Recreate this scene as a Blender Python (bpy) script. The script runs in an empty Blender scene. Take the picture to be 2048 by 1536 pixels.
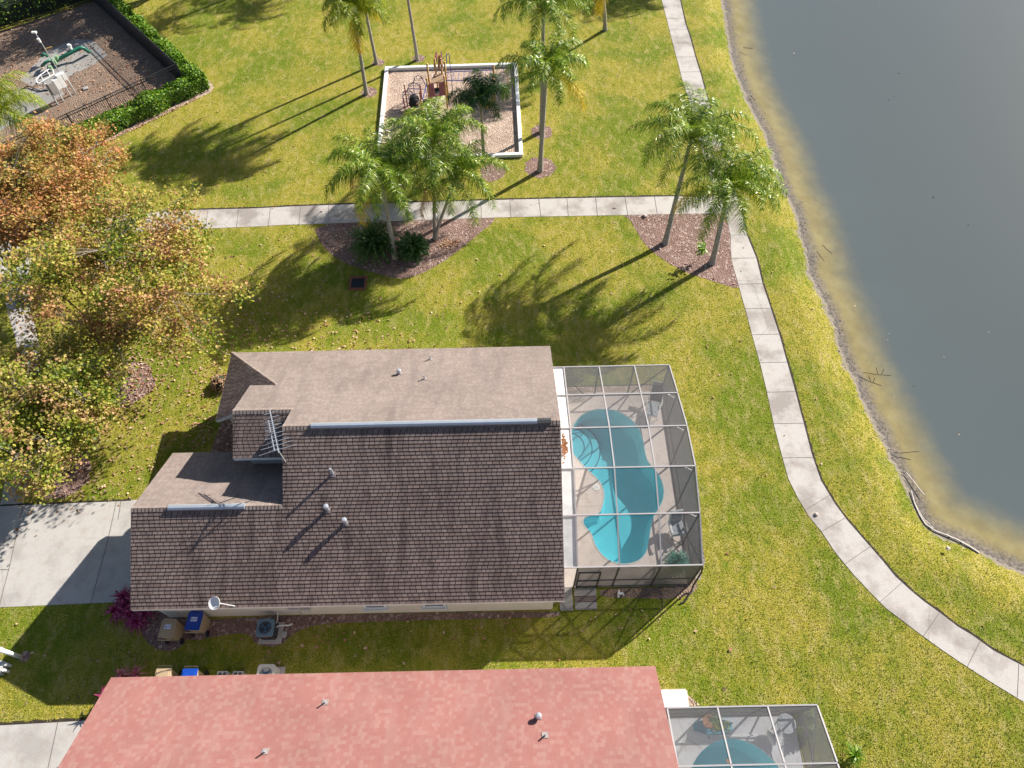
import bpy, bmesh, math, random
import numpy as np
from mathutils import Vector, Matrix
SC = bpy.context.scene
COL = SC.collection
R = math.radians
# ------------------------------------------------------------------ camera
CAM_H, TILT, ROLL, FPX = 30.0, R(32.3), R(-1.2), 1400.0
_f = Vector((0, math.sin(TILT), -math.cos(TILT)))
_u0 = Vector((0, math.cos(TILT), math.sin(TILT)))
_r0 = Vector((1, 0, 0))
_r = _r0 * math.cos(ROLL) + _u0 * math.sin(ROLL)
_u = -_r0 * math.sin(ROLL) + _u0 * math.cos(ROLL)
cam = bpy.data.cameras.new('camera')
camo = bpy.data.objects.new('camera', cam)
COL.objects.link(camo)
camo.matrix_world = Matrix(((_r.x, _u.x, -_f.x, 0), (_r.y, _u.y, -_f.y, 0), (_r.z, _u.z, -_f.z, CAM_H), (0, 0, 0, 1)))
cam.sensor_width = 36.0
cam.lens = FPX / 2048 * 36.0
cam.clip_end = 3000
SC.camera = camo
# ------------------------------------------------------------------ light
SUN_EL, SHADOW_AZ = R(29.5), R(-142)
sd = Vector((-math.cos(SHADOW_AZ) * math.cos(SUN_EL), -math.sin(SHADOW_AZ) * math.cos(SUN_EL), math.sin(SUN_EL)))  # to the sun
W = bpy.data.worlds.new('World')
SC.world = W
W.use_nodes = True
wn = W.node_tree
bg = wn.nodes['Background']
sky = wn.nodes.new('ShaderNodeTexSky')
sky.sky_type = 'NISHITA'
sky.sun_disc = False
sky.sun_elevation = SUN_EL
sky.sun_rotation = math.atan2(sd.x, sd.y)
wn.links.new(sky.outputs[0], bg.inputs[0])
bg.inputs[1].default_value = 0.058
sun = bpy.data.lights.new('sun', 'SUN')
sun.energy = 5.0
sun.angle = R(0.5)
sun.color = (1.0, 0.94, 0.84)
suno = bpy.data.objects.new('sun', sun)
COL.objects.link(suno)
suno.rotation_euler = sd.to_track_quat('Z', 'Y').to_euler()
SC.view_settings.view_transform = 'Standard'
SC.view_settings.look = 'None'
SC.view_settings.exposure = 1.02
SC.view_settings.gamma = 1
SC.view_settings.use_curve_mapping = False
SC.cycles.max_bounces = 6
SC.cycles.transparent_max_bounces = 24


def at(px, py, z=0.0):
    """ground point (or point at height z) seen at a photograph pixel"""
    d = _f * FPX + _r * (px - 1024) + _u * (768 - py)
    k = (z - CAM_H) / d.z
    return (d.x * k, d.y * k)


def at3(px, py, z=0.0):
    p = at(px, py, z)
    return (p[0], p[1], z)


# ------------------------------------------------------------------ scene helpers
def tag(o, label=None, cat=None, group=None, kind=None):
    if label: o['label'] = label
    if cat: o['category'] = cat
    if group: o['group'] = group
    if kind: o['kind'] = kind
    return o


def thing(name, loc, label, cat, group=None, rz=0):
    o = bpy.data.objects.new(name, None)
    o.empty_display_size = 0.3
    COL.objects.link(o)
    o.location = loc
    o.rotation_euler.z = rz
    return tag(o, label, cat, group)


def copy_tree(o, parent=None):
    c = o.copy()
    COL.objects.link(c)
    c.parent = parent
    for ch in list(o.children):
        copy_tree(ch, c)
    return c


class MB:
    """mesh builder: everything given in world (or thing-local) metres"""

    def __init__(s, off=(0, 0, 0)):
        s.v = []; s.f = []; s.uv = []; s.off = off

    def quad(s, *p, uv=None):
        n = len(s.v)
        s.v += [tuple(q) for q in p]
        s.f.append(tuple(range(n, n + len(p))))
        s.uv.append(uv)

    def box(s, c, d, rz=0, m=None):
        hx, hy, hz = d[0] / 2, d[1] / 2, d[2] / 2
        M = m if m is not None else Matrix.Rotation(rz, 3, 'Z')
        P = [M @ Vector((x, y, z)) + Vector(c) for x in (-hx, hx) for y in (-hy, hy) for z in (-hz, hz)]
        n = len(s.v)
        s.v += [tuple(p) for p in P]
        for f in ((0, 1, 3, 2), (4, 6, 7, 5), (0, 4, 5, 1), (2, 3, 7, 6), (0, 2, 6, 4), (1, 5, 7, 3)):
            s.f.append(tuple(n + i for i in f)); s.uv.append(None)

    def bar(s, a, b, w, h=None, up=(0, 0, 1)):
        """rectangular bar from a to b"""
        a, b = Vector(a), Vector(b)
        h = h or w
        d = b - a
        L = d.length
        if L < 1e-6: return
        d.normalize()
        u = Vector(up)
        if abs(d.dot(u)) > .98: u = Vector((0, 1, 0))
        sx = d.cross(u).normalized(); u = sx.cross(d).normalized()
        M = Matrix((d, sx, u)).transposed()
        s.box((a + b) / 2, (L, w, h), m=M)

    def tube(s, pts, r, n=8, cap=True):
        pts = [Vector(p) for p in pts]
        rs = r if isinstance(r, (list, tuple)) else [r] * len(pts)
        base = len(s.v)
        prev = None
        for i, p in enumerate(pts):
            if i == 0: d = pts[1] - p
            elif i == len(pts) - 1: d = p - pts[i - 1]
            else: d = pts[i + 1] - pts[i - 1]
            d.normalize()
            if prev is None:
                u = Vector((0, 0, 1)) if abs(d.z) < .9 else Vector((1, 0, 0))
            else: u = prev
            sx = d.cross(u).normalized(); u = sx.cross(d).normalized(); prev = u
            for k in range(n):
                t = 2 * math.pi * k / n
                s.v.append(tuple(p + (sx * math.cos(t) + u * math.sin(t)) * rs[i]))
        for i in range(len(pts) - 1):
            for k in range(n):
                a = base + i * n + k; b = base + i * n + (k + 1) % n
                s.f.append((a, b, b + n, a + n)); s.uv.append(None)
        if cap:
            s.f.append(tuple(base + k for k in range(n))[::-1]); s.uv.append(None)
            e = base + (len(pts) - 1) * n
            s.f.append(tuple(e + k for k in range(n))); s.uv.append(None)

    def cyl(s, c, r, h, n=16, r2=None):
        s.tube([c, (c[0], c[1], c[2] + h)], [r, r if r2 is None else r2], n)

    def lathe(s, c, prof, n=16):
        """prof: (r, z) list revolved about the vertical through c"""
        base = len(s.v)
        for r, z in prof:
            for k in range(n):
                t = 2 * math.pi * k / n
                s.v.append((c[0] + r * math.cos(t), c[1] + r * math.sin(t), c[2] + z))
        for i in range(len(prof) - 1):
            for k in range(n):
                a = base + i * n + k; b = base + i * n + (k + 1) % n
                s.f.append((a, b, b + n, a + n)); s.uv.append(None)

    def prism(s, prof, x0, x1, axis='x'):
        """extrude a (y,z) profile along x"""
        n = len(s.v); k = len(prof)
        for x in (x0, x1):
            for y, z in prof:
                s.v.append((x, y, z) if axis == 'x' else (y, x, z))
        for i in range(k):
            j = (i + 1) % k
            s.f.append((n + i, n + j, n + k + j, n + k + i)); s.uv.append(None)
        s.f.append(tuple(range(n + k - 1, n - 1, -1))); s.uv.append(None)
        s.f.append(tuple(range(n + k, n + 2 * k))); s.uv.append(None)

    def slab(s, pts, z0, z1):
        """flat polygon extruded from z0 up to z1"""
        n = len(s.v); k = len(pts)
        for z in (z0, z1):
            for p in pts: s.v.append((p[0], p[1], z))
        for i in range(k):
            j = (i + 1) % k
            s.f.append((n + i, n + j, n + k + j, n + k + i)); s.uv.append(None)
        s.f.append(tuple(range(n + k - 1, n - 1, -1))); s.uv.append(None)
        s.f.append(tuple(range(n + k, n + 2 * k))); s.uv.append(None)

    def build(s, name, mt, parent=None, smooth=False, bevel=0):
        me = bpy.data.meshes.new(name)
        o3 = s.off
        vs = [(v[0] - o3[0], v[1] - o3[1], v[2] - o3[2]) for v in s.v] if any(o3) else s.v
        me.from_pydata(vs, [], s.f)
        if any(u is not None for u in s.uv):
            L = me.uv_layers.new(name='UVMap')
            i = 0
            for f, u in zip(s.f, s.uv):
                for k in range(len(f)):
                    if u is not None: L.data[i].uv = u[k]
                    i += 1
        me.materials.append(mt)
        if smooth:
            me.polygons.foreach_set('use_smooth', [True] * len(me.polygons))
        me.update()
        o = bpy.data.objects.new(name, me)
        COL.objects.link(o)
        if parent is not None: o.parent = parent
        if bevel:
            b = o.modifiers.new('bevel', 'BEVEL'); b.width = bevel; b.segments = 2; b.limit_method = 'ANGLE'
        return o


def fill_sheet(name, outer, holes, z, mt, parent=None, off=(0, 0, 0)):
    bm = bmesh.new()
    es = []
    for loop in [outer] + list(holes):
        vs = [bm.verts.new((p[0] - off[0], p[1] - off[1], z - off[2])) for p in loop]
        for i in range(len(vs)):
            es.append(bm.edges.new((vs[i], vs[(i + 1) % len(vs)])))
    bmesh.ops.triangle_fill(bm, edges=es, use_beauty=True, use_dissolve=False, normal=(0, 0, 1))
    for f in bm.faces:
        if f.normal.z < 0: f.normal_flip()
    me = bpy.data.meshes.new(name)
    bm.to_mesh(me); bm.free()
    me.materials.append(mt)
    o = bpy.data.objects.new(name, me)
    COL.objects.link(o)
    if parent is not None: o.parent = parent
    return o


def smooth_loop(pts, it=2, closed=True):
    for _ in range(it):
        q = []
        n = len(pts)
        for i in range(n if closed else n - 1):
            a, b = pts[i], pts[(i + 1) % n]
            q.append((a[0] * .75 + b[0] * .25, a[1] * .75 + b[1] * .25))
            q.append((a[0] * .25 + b[0] * .75, a[1] * .25 + b[1] * .75))
        if not closed: q = [pts[0]] + q + [pts[-1]]
        pts = q
    return pts


# ------------------------------------------------------------------ materials
def newmat(name):
    m = bpy.data.materials.new(name)
    m.use_nodes = True
    nt = m.node_tree
    b = nt.nodes['Principled BSDF']
    return m, nt, b


def nd(nt, t, **k):
    n = nt.nodes.new('ShaderNode' + t)
    for a, v in k.items():
        if a[0] == '_': setattr(n, a[1:], v)
    for a, v in k.items():
        if a[0] != '_':
            a2 = int(a[1:]) if a[0] == 'i' and a[1:].isdigit() else a.replace('__', ' ')
            if isinstance(v, bpy.types.NodeSocket): nt.links.new(v, n.inputs[a2])
            else: n.inputs[a2].default_value = v
    return n


def noise(nt, vec, scale, detail=3, rough=.55):
    n = nd(nt, 'TexNoise', Scale=scale, Detail=float(detail), Roughness=rough)
    if vec is not None: nt.links.new(vec, n.inputs['Vector'])
    return n.outputs['Fac']


def ramp(nt, fac, stops):
    r = nt.nodes.new('ShaderNodeValToRGB')
    e = r.color_ramp.elements
    while len(e) < len(stops): e.new(.5)
    for i, (p, c) in enumerate(stops):
        e[i].position = p
        e[i].color = (c, c, c, 1) if isinstance(c, (int, float)) else (c[0], c[1], c[2], 1)
    nt.links.new(fac, r.inputs[0])
    return r.outputs[0]


def mix(nt, f, a, b, mode='MIX'):
    n = nt.nodes.new('ShaderNodeMix')
    n.data_type = 'RGBA'; n.blend_type = mode
    for s, v in ((n.inputs[0], f), (n.inputs[6], a), (n.inputs[7], b)):
        if isinstance(v, bpy.types.NodeSocket): nt.links.new(v, s)
        elif isinstance(v, (int, float)): s.default_value = v if s == n.inputs[0] else (v, v, v, 1)
        else: s.default_value = (v[0], v[1], v[2], 1)
    return n.outputs[2]


def math_(nt, op, a, b=0.0, c=None):
    n = nt.nodes.new('ShaderNodeMath'); n.operation = op
    for i, v in enumerate((a, b) if c is None else (a, b, c)):
        if isinstance(v, bpy.types.NodeSocket): nt.links.new(v, n.inputs[i])
        else: n.inputs[i].default_value = v
    return n.outputs[0]


def bump(nt, b, h, dist, strength=1.0):
    n = nd(nt, 'Bump', Strength=strength, Distance=dist)
    nt.links.new(h, n.inputs['Height'])
    nt.links.new(n.outputs[0], b.inputs['Normal'])


def wpos(nt):
    return nd(nt, 'NewGeometry').outputs['Position']


def simple(name, c, rough=.6, var=.12, scale=6.0, metal=0.0, bumpd=0.0, spec=None):
    m, nt, b = newmat(name)
    g = wpos(nt)
    n = noise(nt, g, scale, 4)
    c1 = tuple(x * (1 - var) for x in c); c2 = tuple(min(1, x * (1 + var)) for x in c)
    nt.links.new(mix(nt, ramp(nt, n, [(.3, 0.0), (.7, 1.0)]), c1, c2), b.inputs['Base Color'])
    b.inputs['Roughness'].default_value = rough
    b.inputs['Metallic'].default_value = metal
    if spec is not None: b.inputs['Specular IOR Level'].default_value = spec
    if bumpd: bump(nt, b, noise(nt, g, scale * 6, 3), bumpd)
    return m


def leafmat(name, stops, transl=.3, rough=.45, spec=.4, region=None):
    """colour picked per leaf (random per island); region adds a slow drift of colour through the crown"""
    m, nt, b = newmat(name)
    g = nd(nt, 'NewGeometry')
    f = g.outputs['Random Per Island']
    if region:
        n = ramp(nt, noise(nt, g.outputs['Position'], region, 2), [(.35, 0.0), (.65, 1.0)])
        f = math_(nt, 'ADD', math_(nt, 'MULTIPLY', f, .45), math_(nt, 'MULTIPLY', n, .55))
    c = ramp(nt, f, stops)
    nt.links.new(c, b.inputs['Base Color'])
    b.inputs['Roughness'].default_value = rough
    b.inputs['Specular IOR Level'].default_value = spec
    t = nt.nodes.new('ShaderNodeBsdfTranslucent')
    nt.links.new(mix(nt, 1.0, c, (1.15, 1.15, .6), 'MULTIPLY'), t.inputs[0])
    ms = nt.nodes.new('ShaderNodeMixShader')
    ms.inputs[0].default_value = transl
    nt.links.new(b.outputs[0], ms.inputs[1]); nt.links.new(t.outputs[0], ms.inputs[2])
    nt.links.new(ms.outputs[0], nt.nodes['Material Output'].inputs[0])
    return m


def grass_color(nt, g):
    fine = noise(nt, g, 22.0, 3, .8)
    mp = nd(nt, 'Mapping', Vector=g); mp.inputs['Scale'].default_value = (1.0, .5, 1); mp.inputs['Rotation'].default_value = (0, 0, .6)
    med = noise(nt, mp.outputs[0], 2.6, 5, .75)
    big = noise(nt, g, .20, 6, .65)
    tuft = noise(nt, g, 8.0, 3, .7)
    a = mix(nt, ramp(nt, big, [(.42, 0.0), (.56, 1.0)]), (.16, .205, .014), (.325, .285, .040))
    a = mix(nt, ramp(nt, med, [(.49, 0.0), (.70, .7)]), a, (.48, .39, .165))
    a = mix(nt, ramp(nt, med, [(.30, .9), (.46, 0.0)]), a, (.11, .18, .010))
    a = mix(nt, ramp(nt, tuft, [(.56, 0.0), (.76, .45)]), a, (.52, .42, .22))
    v = ramp(nt, fine, [(.30, .38), (.47, .86), (.68, 1.6)])
    return mix(nt, 1.0, a, v, 'MULTIPLY'), fine, tuft


def m_ground():
    m, nt, b = newmat('ground_grass_and_lake_bed')
    g = wpos(nt)
    col, fine, tuft = grass_color(nt, g)
    at_ = nd(nt, 'Attribute', _attribute_name='shore')
    s = math_(nt, 'ADD', at_.outputs['Fac'], math_(nt, 'MULTIPLY', math_(nt, 'SUBTRACT', noise(nt, g, 1.6, 5, .7), .5), 1.0))
    # s: metres inland (+) / out into the lake (-)
    spk = noise(nt, g, 7, 4, .8)
    sand = mix(nt, ramp(nt, noise(nt, g, .9, 4, .6), [(.3, 0.0), (.7, 1.0)]), (.215, .165, .068), (.30, .245, .115))
    mud = mix(nt, ramp(nt, spk, [(.4, 0.0), (.62, 1.0)]), (.085, .072, .068), (.25, .205, .17))
    wrack = (.29, .24, .19)
    def band(lo, hi):
        r = nd(nt, 'MapRange', _interpolation_type='SMOOTHSTEP', Value=s); r.inputs[1].default_value = lo; r.inputs[2].default_value = hi
        return r.outputs[0]
    deep = (.084, .100, .108)  # murky water tone, with bluish sky reflection mixed into the bed colour
    c = mix(nt, band(-3.6, -.9), deep, sand)
    c = mix(nt, band(-1.3, -.35), c, mud)
    c = mix(nt, band(-.32, -.16), c, wrack)
    c = mix(nt, band(-.10, .03), c, col)
    nt.links.new(c, b.inputs['Base Color'])
    b.inputs['Roughness'].default_value = .95
    b.inputs['Specular IOR Level'].default_value = .15
    bump(nt, b, math_(nt, 'MULTIPLY', math_(nt, 'ADD', fine, tuft), band(-.3, .03)), .06, .9)
    return m


def m_concrete(name, c=(.47, .44, .43), stain=(.30, .26, .23), amt=.6, wet=.0):
    m, nt, b = newmat(name)
    g = wpos(nt)
    a = mix(nt, ramp(nt, noise(nt, g, .55, 5, .6), [(.47, 0.0), (.62, amt)]), c, stain)
    a = mix(nt, ramp(nt, noise(nt, g, 2.6, 5, .65), [(.5, 0.0), (.8, .5)]), a, (.34, .24, .19))
    vc = nd(nt, 'TexVoronoi', _feature='DISTANCE_TO_EDGE', Scale=.16, Vector=mix(nt, .12, g, nd(nt, 'TexNoise', Scale=2.0, Detail=4.0, Vector=g).outputs['Color']))
    a = mix(nt, ramp(nt, vc.outputs['Distance'], [(0.0, .35), (.0035, 0.0)]), a, (.16, .14, .13))
    a = mix(nt, 1.0, a, ramp(nt, noise(nt, g, 30, 3, .7), [(.3, .88), (.7, 1.08)]), 'MULTIPLY')
    nt.links.new(a, b.inputs['Base Color'])
    b.inputs['Roughness'].default_value = .85
    bump(nt, b, noise(nt, g, 45, 3, .6), .004)
    return m


def m_mulch(name, a, c, d):
    m, nt, b = newmat(name)
    g = wpos(nt)
    v = nd(nt, 'TexVoronoi', Scale=15.0, Vector=g)
    mp = nd(nt, 'Mapping', Vector=g); mp.inputs['Scale'].default_value = (1, .5, 1); mp.inputs['Rotation'].default_value = (0, 0, .8)
    n = noise(nt, mp.outputs[0], 16, 3, .8)
    col = mix(nt, ramp(nt, n, [(.35, 0.0), (.65, 1.0)]), a, c)
    col = mix(nt, ramp(nt, nd(nt, 'TexVoronoi', Scale=9.0, Vector=g).outputs['Color'], [(.72, 0.0), (.8, .8)]), col, d)
    col = mix(nt, ramp(nt, noise(nt, g, .8, 3), [(.35, 0.0), (.7, .4)]), col, tuple(x * 1.3 for x in c))
    nt.links.new(col, b.inputs['Base Color'])
    b.inputs['Roughness'].default_value = .95
    b.inputs['Specular IOR Level'].default_value = .1
    bump(nt, b, math_(nt, 'ADD', n, v.outputs['Distance']), .05)
    return m


def m_shingle(name, c1, c2, mortar, course, tab, stain, stain_amt, blotch=None, per=1.0):
    m, nt, b = newmat(name)
    uv = nd(nt, 'UVMap').outputs[0]
    # uneven tab widths: push u about with a per-course noise
    sx = nd(nt, 'SeparateXYZ', Vector=uv)
    row = math_(nt, 'FLOOR', math_(nt, 'DIVIDE', sx.outputs[1], course))
    cx = nd(nt, 'CombineXYZ', X=math_(nt, 'MULTIPLY', sx.outputs[0], 1.3), Y=math_(nt, 'MULTIPLY', row, 3.7))
    wob = math_(nt, 'MULTIPLY', math_(nt, 'SUBTRACT', noise(nt, cx.outputs[0], 1.0, 1), .5), .26)
    u2 = math_(nt, 'ADD', math_(nt, 'ADD', sx.outputs[0], wob), math_(nt, 'MULTIPLY', math_(nt, 'SINE', math_(nt, 'MULTIPLY', row, 12.9)), .23))
    col = math_(nt, 'DIVIDE', u2, tab)
    cell = math_(nt, 'FLOOR', col)
    fr = math_(nt, 'FRACT', col)
    wn_ = nd(nt, 'TexWhiteNoise', Vector=nd(nt, 'CombineXYZ', X=cell, Y=row).outputs[0])
    wn_.noise_dimensions = '2D'
    rnd = wn_.outputs['Value']
    base = mix(nt, rnd, c1, c2)
    if blotch:
        base = mix(nt, ramp(nt, rnd, [(.55, 0.0), (.95, 1.0)]), base, blotch)
    joint = math_(nt, 'LESS_THAN', math_(nt, 'MINIMUM', fr, math_(nt, 'SUBTRACT', 1.0, fr)), .055)
    base = mix(nt, math_(nt, 'MULTIPLY', joint, per), base, mortar)
    mp = nd(nt, 'Mapping', Vector=uv); mp.inputs['Scale'].default_value = (1.1, .16, 1)
    st = noise(nt, mp.outputs[0], 1.3, 5, .65)
    base = mix(nt, ramp(nt, st, [(.50, 0.0), (.72, stain_amt)]), base, stain)
    base = mix(nt, 1.0, base, ramp(nt, noise(nt, uv, 60, 3, .7), [(.3, .80), (.7, 1.18)]), 'MULTIPLY')
    base = mix(nt, 1.0, base, ramp(nt, noise(nt, uv, .35, 3, .6), [(.3, .88), (.7, 1.10)]), 'MULTIPLY')
    nt.links.new(base, b.inputs['Base Color'])
    b.inputs['Roughness'].default_value = .92
    b.inputs['Specular IOR Level'].default_value = .15
    bump(nt, b, noise(nt, uv, 70, 2, .6), .004)
    return m


def m_screen(name, cover, c=(.10, .10, .105)):
    """insect mesh: a fixed share of the surface is thread, the rest is open"""
    m, nt, b = newmat(name)
    b.inputs['Base Color'].default_value = (*c, 1)
    b.inputs['Roughness'].default_value = .6
    t = nt.nodes.new('ShaderNodeBsdfTransparent')
    ms = nt.nodes.new('ShaderNodeMixShader')
    g = wpos(nt)
    gi = nd(nt, 'NewGeometry')
    dp = nt.nodes.new('ShaderNodeVectorMath'); dp.operation = 'DOT_PRODUCT'
    nt.links.new(gi.outputs['Incoming'], dp.inputs[0]); nt.links.new(gi.outputs['Normal'], dp.inputs[1])
    cs = math_(nt, 'MAXIMUM', math_(nt, 'ABSOLUTE', dp.outputs['Value']), .08)
    # threads overlap more the more slantwise any ray crosses the mesh
    open_ = math_(nt, 'SUBTRACT', 1.0, ramp(nt, noise(nt, g, .8, 3), [(.3, cover * .88), (.7, cover * 1.12)]))
    f = math_(nt, 'SUBTRACT', 1.0, math_(nt, 'POWER', open_, math_(nt, 'DIVIDE', 1.0, cs)))
    nt.links.new(f, ms.inputs[0])
    nt.links.new(t.outputs[0], ms.inputs[1]); nt.links.new(b.outputs[0], ms.inputs[2])
    nt.links.new(ms.outputs[0], nt.nodes['Material Output'].inputs[0])
    return m


def m_water(name, tint, bumps, scale, ior=1.33, rough=.02):
    m, nt, b = newmat(name)
    nt.nodes.remove(b)
    g = wpos(nt)
    t = nt.nodes.new('ShaderNodeBsdfTransparent'); t.inputs[0].default_value = (*tint, 1)
    gl = nt.nodes.new('ShaderNodeBsdfGlossy'); gl.inputs['Roughness'].default_value = rough
    bm_ = nd(nt, 'Bump', Strength=1.0, Distance=bumps)
    nt.links.new(noise(nt, g, scale, 3), bm_.inputs['Height'])
    nt.links.new(bm_.outputs[0], gl.inputs['Normal']); gi = nd(nt, 'NewGeometry')
    dp = nt.nodes.new('ShaderNodeVectorMath'); dp.operation = 'DOT_PRODUCT'
    nt.links.new(gi.outputs['Incoming'], dp.inputs[0]); nt.links.new(bm_.outputs[0], dp.inputs[1])
    cs = math_(nt, 'ABSOLUTE', dp.outputs['Value'])
    f0 = ((ior - 1) / (ior + 1)) ** 2
    fr = math_(nt, 'ADD', math_(nt, 'MULTIPLY', math_(nt, 'POWER', math_(nt, 'SUBTRACT', 1.0, cs), 5.0), 1 - f0), f0)
    ms = nt.nodes.new('ShaderNodeMixShader')
    nt.links.new(fr, ms.inputs[0]); nt.links.new(t.outputs[0], ms.inputs[1]); nt.links.new(gl.outputs[0], ms.inputs[2])
    nt.links.new(ms.outputs[0], nt.nodes['Material Output'].inputs[0])
    return m


M = {}
M['ground'] = m_ground()
M['walk'] = m_concrete('walk_concrete', (.475, .445, .42), (.24, .21, .19), .75)
M['drive'] = m_concrete('drive_concrete', (.46, .44, .42), (.30, .28, .265), .6)
M['slab'] = m_concrete('slab_concrete', (.30, .29, .28), (.2, .19, .18), .5)
M['deck'] = m_concrete('painted_deck', (.68, .60, .555), (.62, .54, .50), .3)
M['deck2'] = m_concrete('grey_deck', (.58, .60, .64), (.50, .53, .57), .3)
M['coping'] = simple('pool_coping', (.55, .58, .58), .6)
M['mulch'] = m_mulch('brown_mulch', (.10, .055, .045), (.33, .22, .19), (.50, .40, .36))
M['mulch_pink'] = m_mulch('chip_mulch', (.25, .165, .125), (.56, .43, .35), (.68, .57, .49))
M['dirt'] = m_mulch('leafy_dirt', (.13, .095, .075), (.30, .22, .17), (.38, .22, .14))
M['gravel'] = m_mulch('grey_gravel', (.16, .135, .12), (.27, .235, .21), (.38, .33, .30))
M['soil_shade'] = simple('edge_soil_shade', (.035, .025, .018), .95, .4, 12, bumpd=.02)  # bare trench earth with the turf edge's shadow painted into its dark colour
M['roof'] = m_shingle('brown_shingles', (.175, .130, .115), (.250, .190, .168), (.030, .020, .020), .1433, .215, (.050, .038, .038), .8)
M['roofn'] = m_shingle('brown_shingles_pale', (.225, .180, .160), (.275, .225, .202), (.16, .12, .11), .1433, .215, (.155, .125, .12), .65, per=.5)  # paler copy of the brown shingles with fainter joints
M['red'] = m_shingle('red_shingles', (.285, .125, .112), (.302, .144, .130), (.25, .11, .10), .1433, .155, (.30, .185, .17), .5, blotch=(.312, .168, .148), per=.4)
M['wall'] = simple('stucco_wall', (.60, .55, .50), .85, .06, 2, bumpd=.004)
M['white'] = simple('white_paint', (.78, .78, .77), .5, .05, 4)
M['white_dull'] = simple('weathered_white', (.60, .60, .60), .6, .1, 3)
M['alum'] = simple('silver_aluminium', (.50, .54, .60), .35, .06, 3, metal=.5)
M['alum_gray'] = simple('grey_aluminium', (.50, .50, .51), .45, .08, 3, metal=.2)
M['flash'] = simple('weathered_flashing', (.26, .22, .21), .8, .2, 8)
M['galv'] = simple('galvanised_steel', (.55, .57, .58), .4, .12, 8, metal=.4)
M['bronze'] = simple('dark_frame', (.045, .045, .05), .5)
M['frame'] = simple('cage_frame', (.36, .34, .35), .5, .05, 3)
M['screen_roof'] = m_screen('roof_screen', .21, (.17, .165, .17))
M['screen_wall'] = m_screen('wall_screen', .42, (.15, .14, .14))
M['glass'] = simple('window_glass', (.05, .06, .07), .08, .1)
M['bark'] = simple('palm_bark', (.33, .30, .27), .9, .25, 9, bumpd=.02)
M['bark2'] = simple('tree_bark', (.22, .19, .15), .9, .3, 5, bumpd=.02)
M['hedge_core'] = simple('hedge_core', (.02, .035, .012), .95, .4, 8)
M['palm'] = leafmat('palm_leaflet', [(0, (.025, .09, .008)), (.28, (.08, .20, .012)), (.52, (.22, .35, .018)), (.80, (.42, .48, .05)), (1, (.52, .56, .18))], .32, .36, .4)
M['palm_dark'] = leafmat('dark_palm_leaflet', [(0, (.010, .05, .010)), (.5, (.028, .10, .014)), (1, (.07, .17, .03))], .2, .4, .3)
M['palm_light'] = leafmat('light_palm_leaflet', [(0, (.10, .20, .01)), (.5, (.24, .32, .015)), (1, (.46, .42, .03))], .35, .4, .4)
M['palm_yellow'] = leafmat('yellow_palm_leaflet', [(0, (.48, .34, .012)), (.6, (.66, .46, .02)), (1, (.60, .50, .08))], .3, .5, .3)
M['palm_dead'] = leafmat('dead_palm_leaflet', [(0, (.22, .12, .06)), (.6, (.38, .22, .11)), (1, (.48, .33, .15))], .15, .7, .2)
M['rachis'] = simple('frond_stem', (.20, .24, .05), .5)
M['syc'] = leafmat('green_autumn_leaf', [(0, (.045, .11, .010)), (.20, (.13, .20, .014)), (.36, (.30, .31, .03)), (.54, (.48, .38, .08)), (.74, (.46, .26, .12)), (1, (.38, .16, .09))], .3, .5, .3, region=.55)
M['syc_orange'] = leafmat('orange_autumn_leaf', [(0, (.09, .15, .015)), (.28, (.32, .29, .05)), (.5, (.50, .30, .10)), (.75, (.50, .20, .08)), (1, (.60, .40, .27))], .3, .5, .3, region=.6)
M['syc_gold'] = leafmat('gold_autumn_leaf', [(0, (.05, .11, .012)), (.3, (.17, .23, .02)), (.5, (.38, .36, .05)), (.75, (.48, .31, .15)), (1, (.42, .18, .10))], .3, .5, .3, region=.7)
M['hedge'] = leafmat('hedge_leaf', [(0, (.03, .10, .008)), (.5, (.12, .26, .012)), (1, (.30, .42, .03))], .25, .45, .4)
M['shrub'] = leafmat('shrub_leaf', [(0, (.01, .045, .01)), (.6, (.03, .10, .018)), (1, (.07, .17, .03))], .15, .45, .4)
M['teal'] = leafmat('teal_leaf', [(0, (.03, .16, .13)), (1, (.10, .34, .27))], .2, .5, .3)
M['magenta'] = leafmat('magenta_leaf', [(0, (.16, .010, .06)), (.6, (.42, .03, .16)), (1, (.60, .16, .28))], .25, .4, .4)
M['pinkleaf'] = leafmat('pink_leaf', [(0, (.35, .05, .10)), (1, (.70, .32, .32))], .25, .4, .4)
M['litter'] = leafmat('fallen_leaf', [(0, (.22, .085, .045)), (.5, (.42, .24, .15)), (1, (.58, .42, .30))], .1, .8, .2)
M['tan'] = simple('tan_plastic', (.40, .30, .19), .5, .06)
M['blue'] = simple('blue_plastic', (.006, .055, .36), .4, .08)
M['black'] = simple('black_rubber', (.015, .015, .017), .7)
M['sticker'] = simple('paper_sticker', (.65, .72, .85), .5, .05)
M['ink'] = simple('printed_ink', (.06, .10, .30), .6)
M['ac'] = simple('ac_blue_grey', (.14, .22, .27), .5, .1)
M['ac_white'] = simple('ac_white', (.62, .60, .55), .5, .1)
M['fan'] = simple('fan_blade', (.05, .12, .20), .4)
M['redlabel'] = simple('red_label', (.55, .05, .05), .5)
M['yellow'] = simple('yellow_post', (.50, .29, .10), .45, .06)
M['maroon'] = simple('maroon_plastic', (.27, .09, .11), .5, .1)
M['tanboard'] = simple('tan_board', (.30, .20, .13), .6, .1)
M['playblue'] = simple('blue_pipe', (.04, .08, .36), .4)
M['playred'] = simple('red_pipe', (.25, .05, .045), .45)
M['green'] = simple('green_pipe', (.02, .16, .10), .45, .1)
M['green_pale'] = simple('pale_green_valve', (.26, .42, .24), .5, .1)
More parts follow.
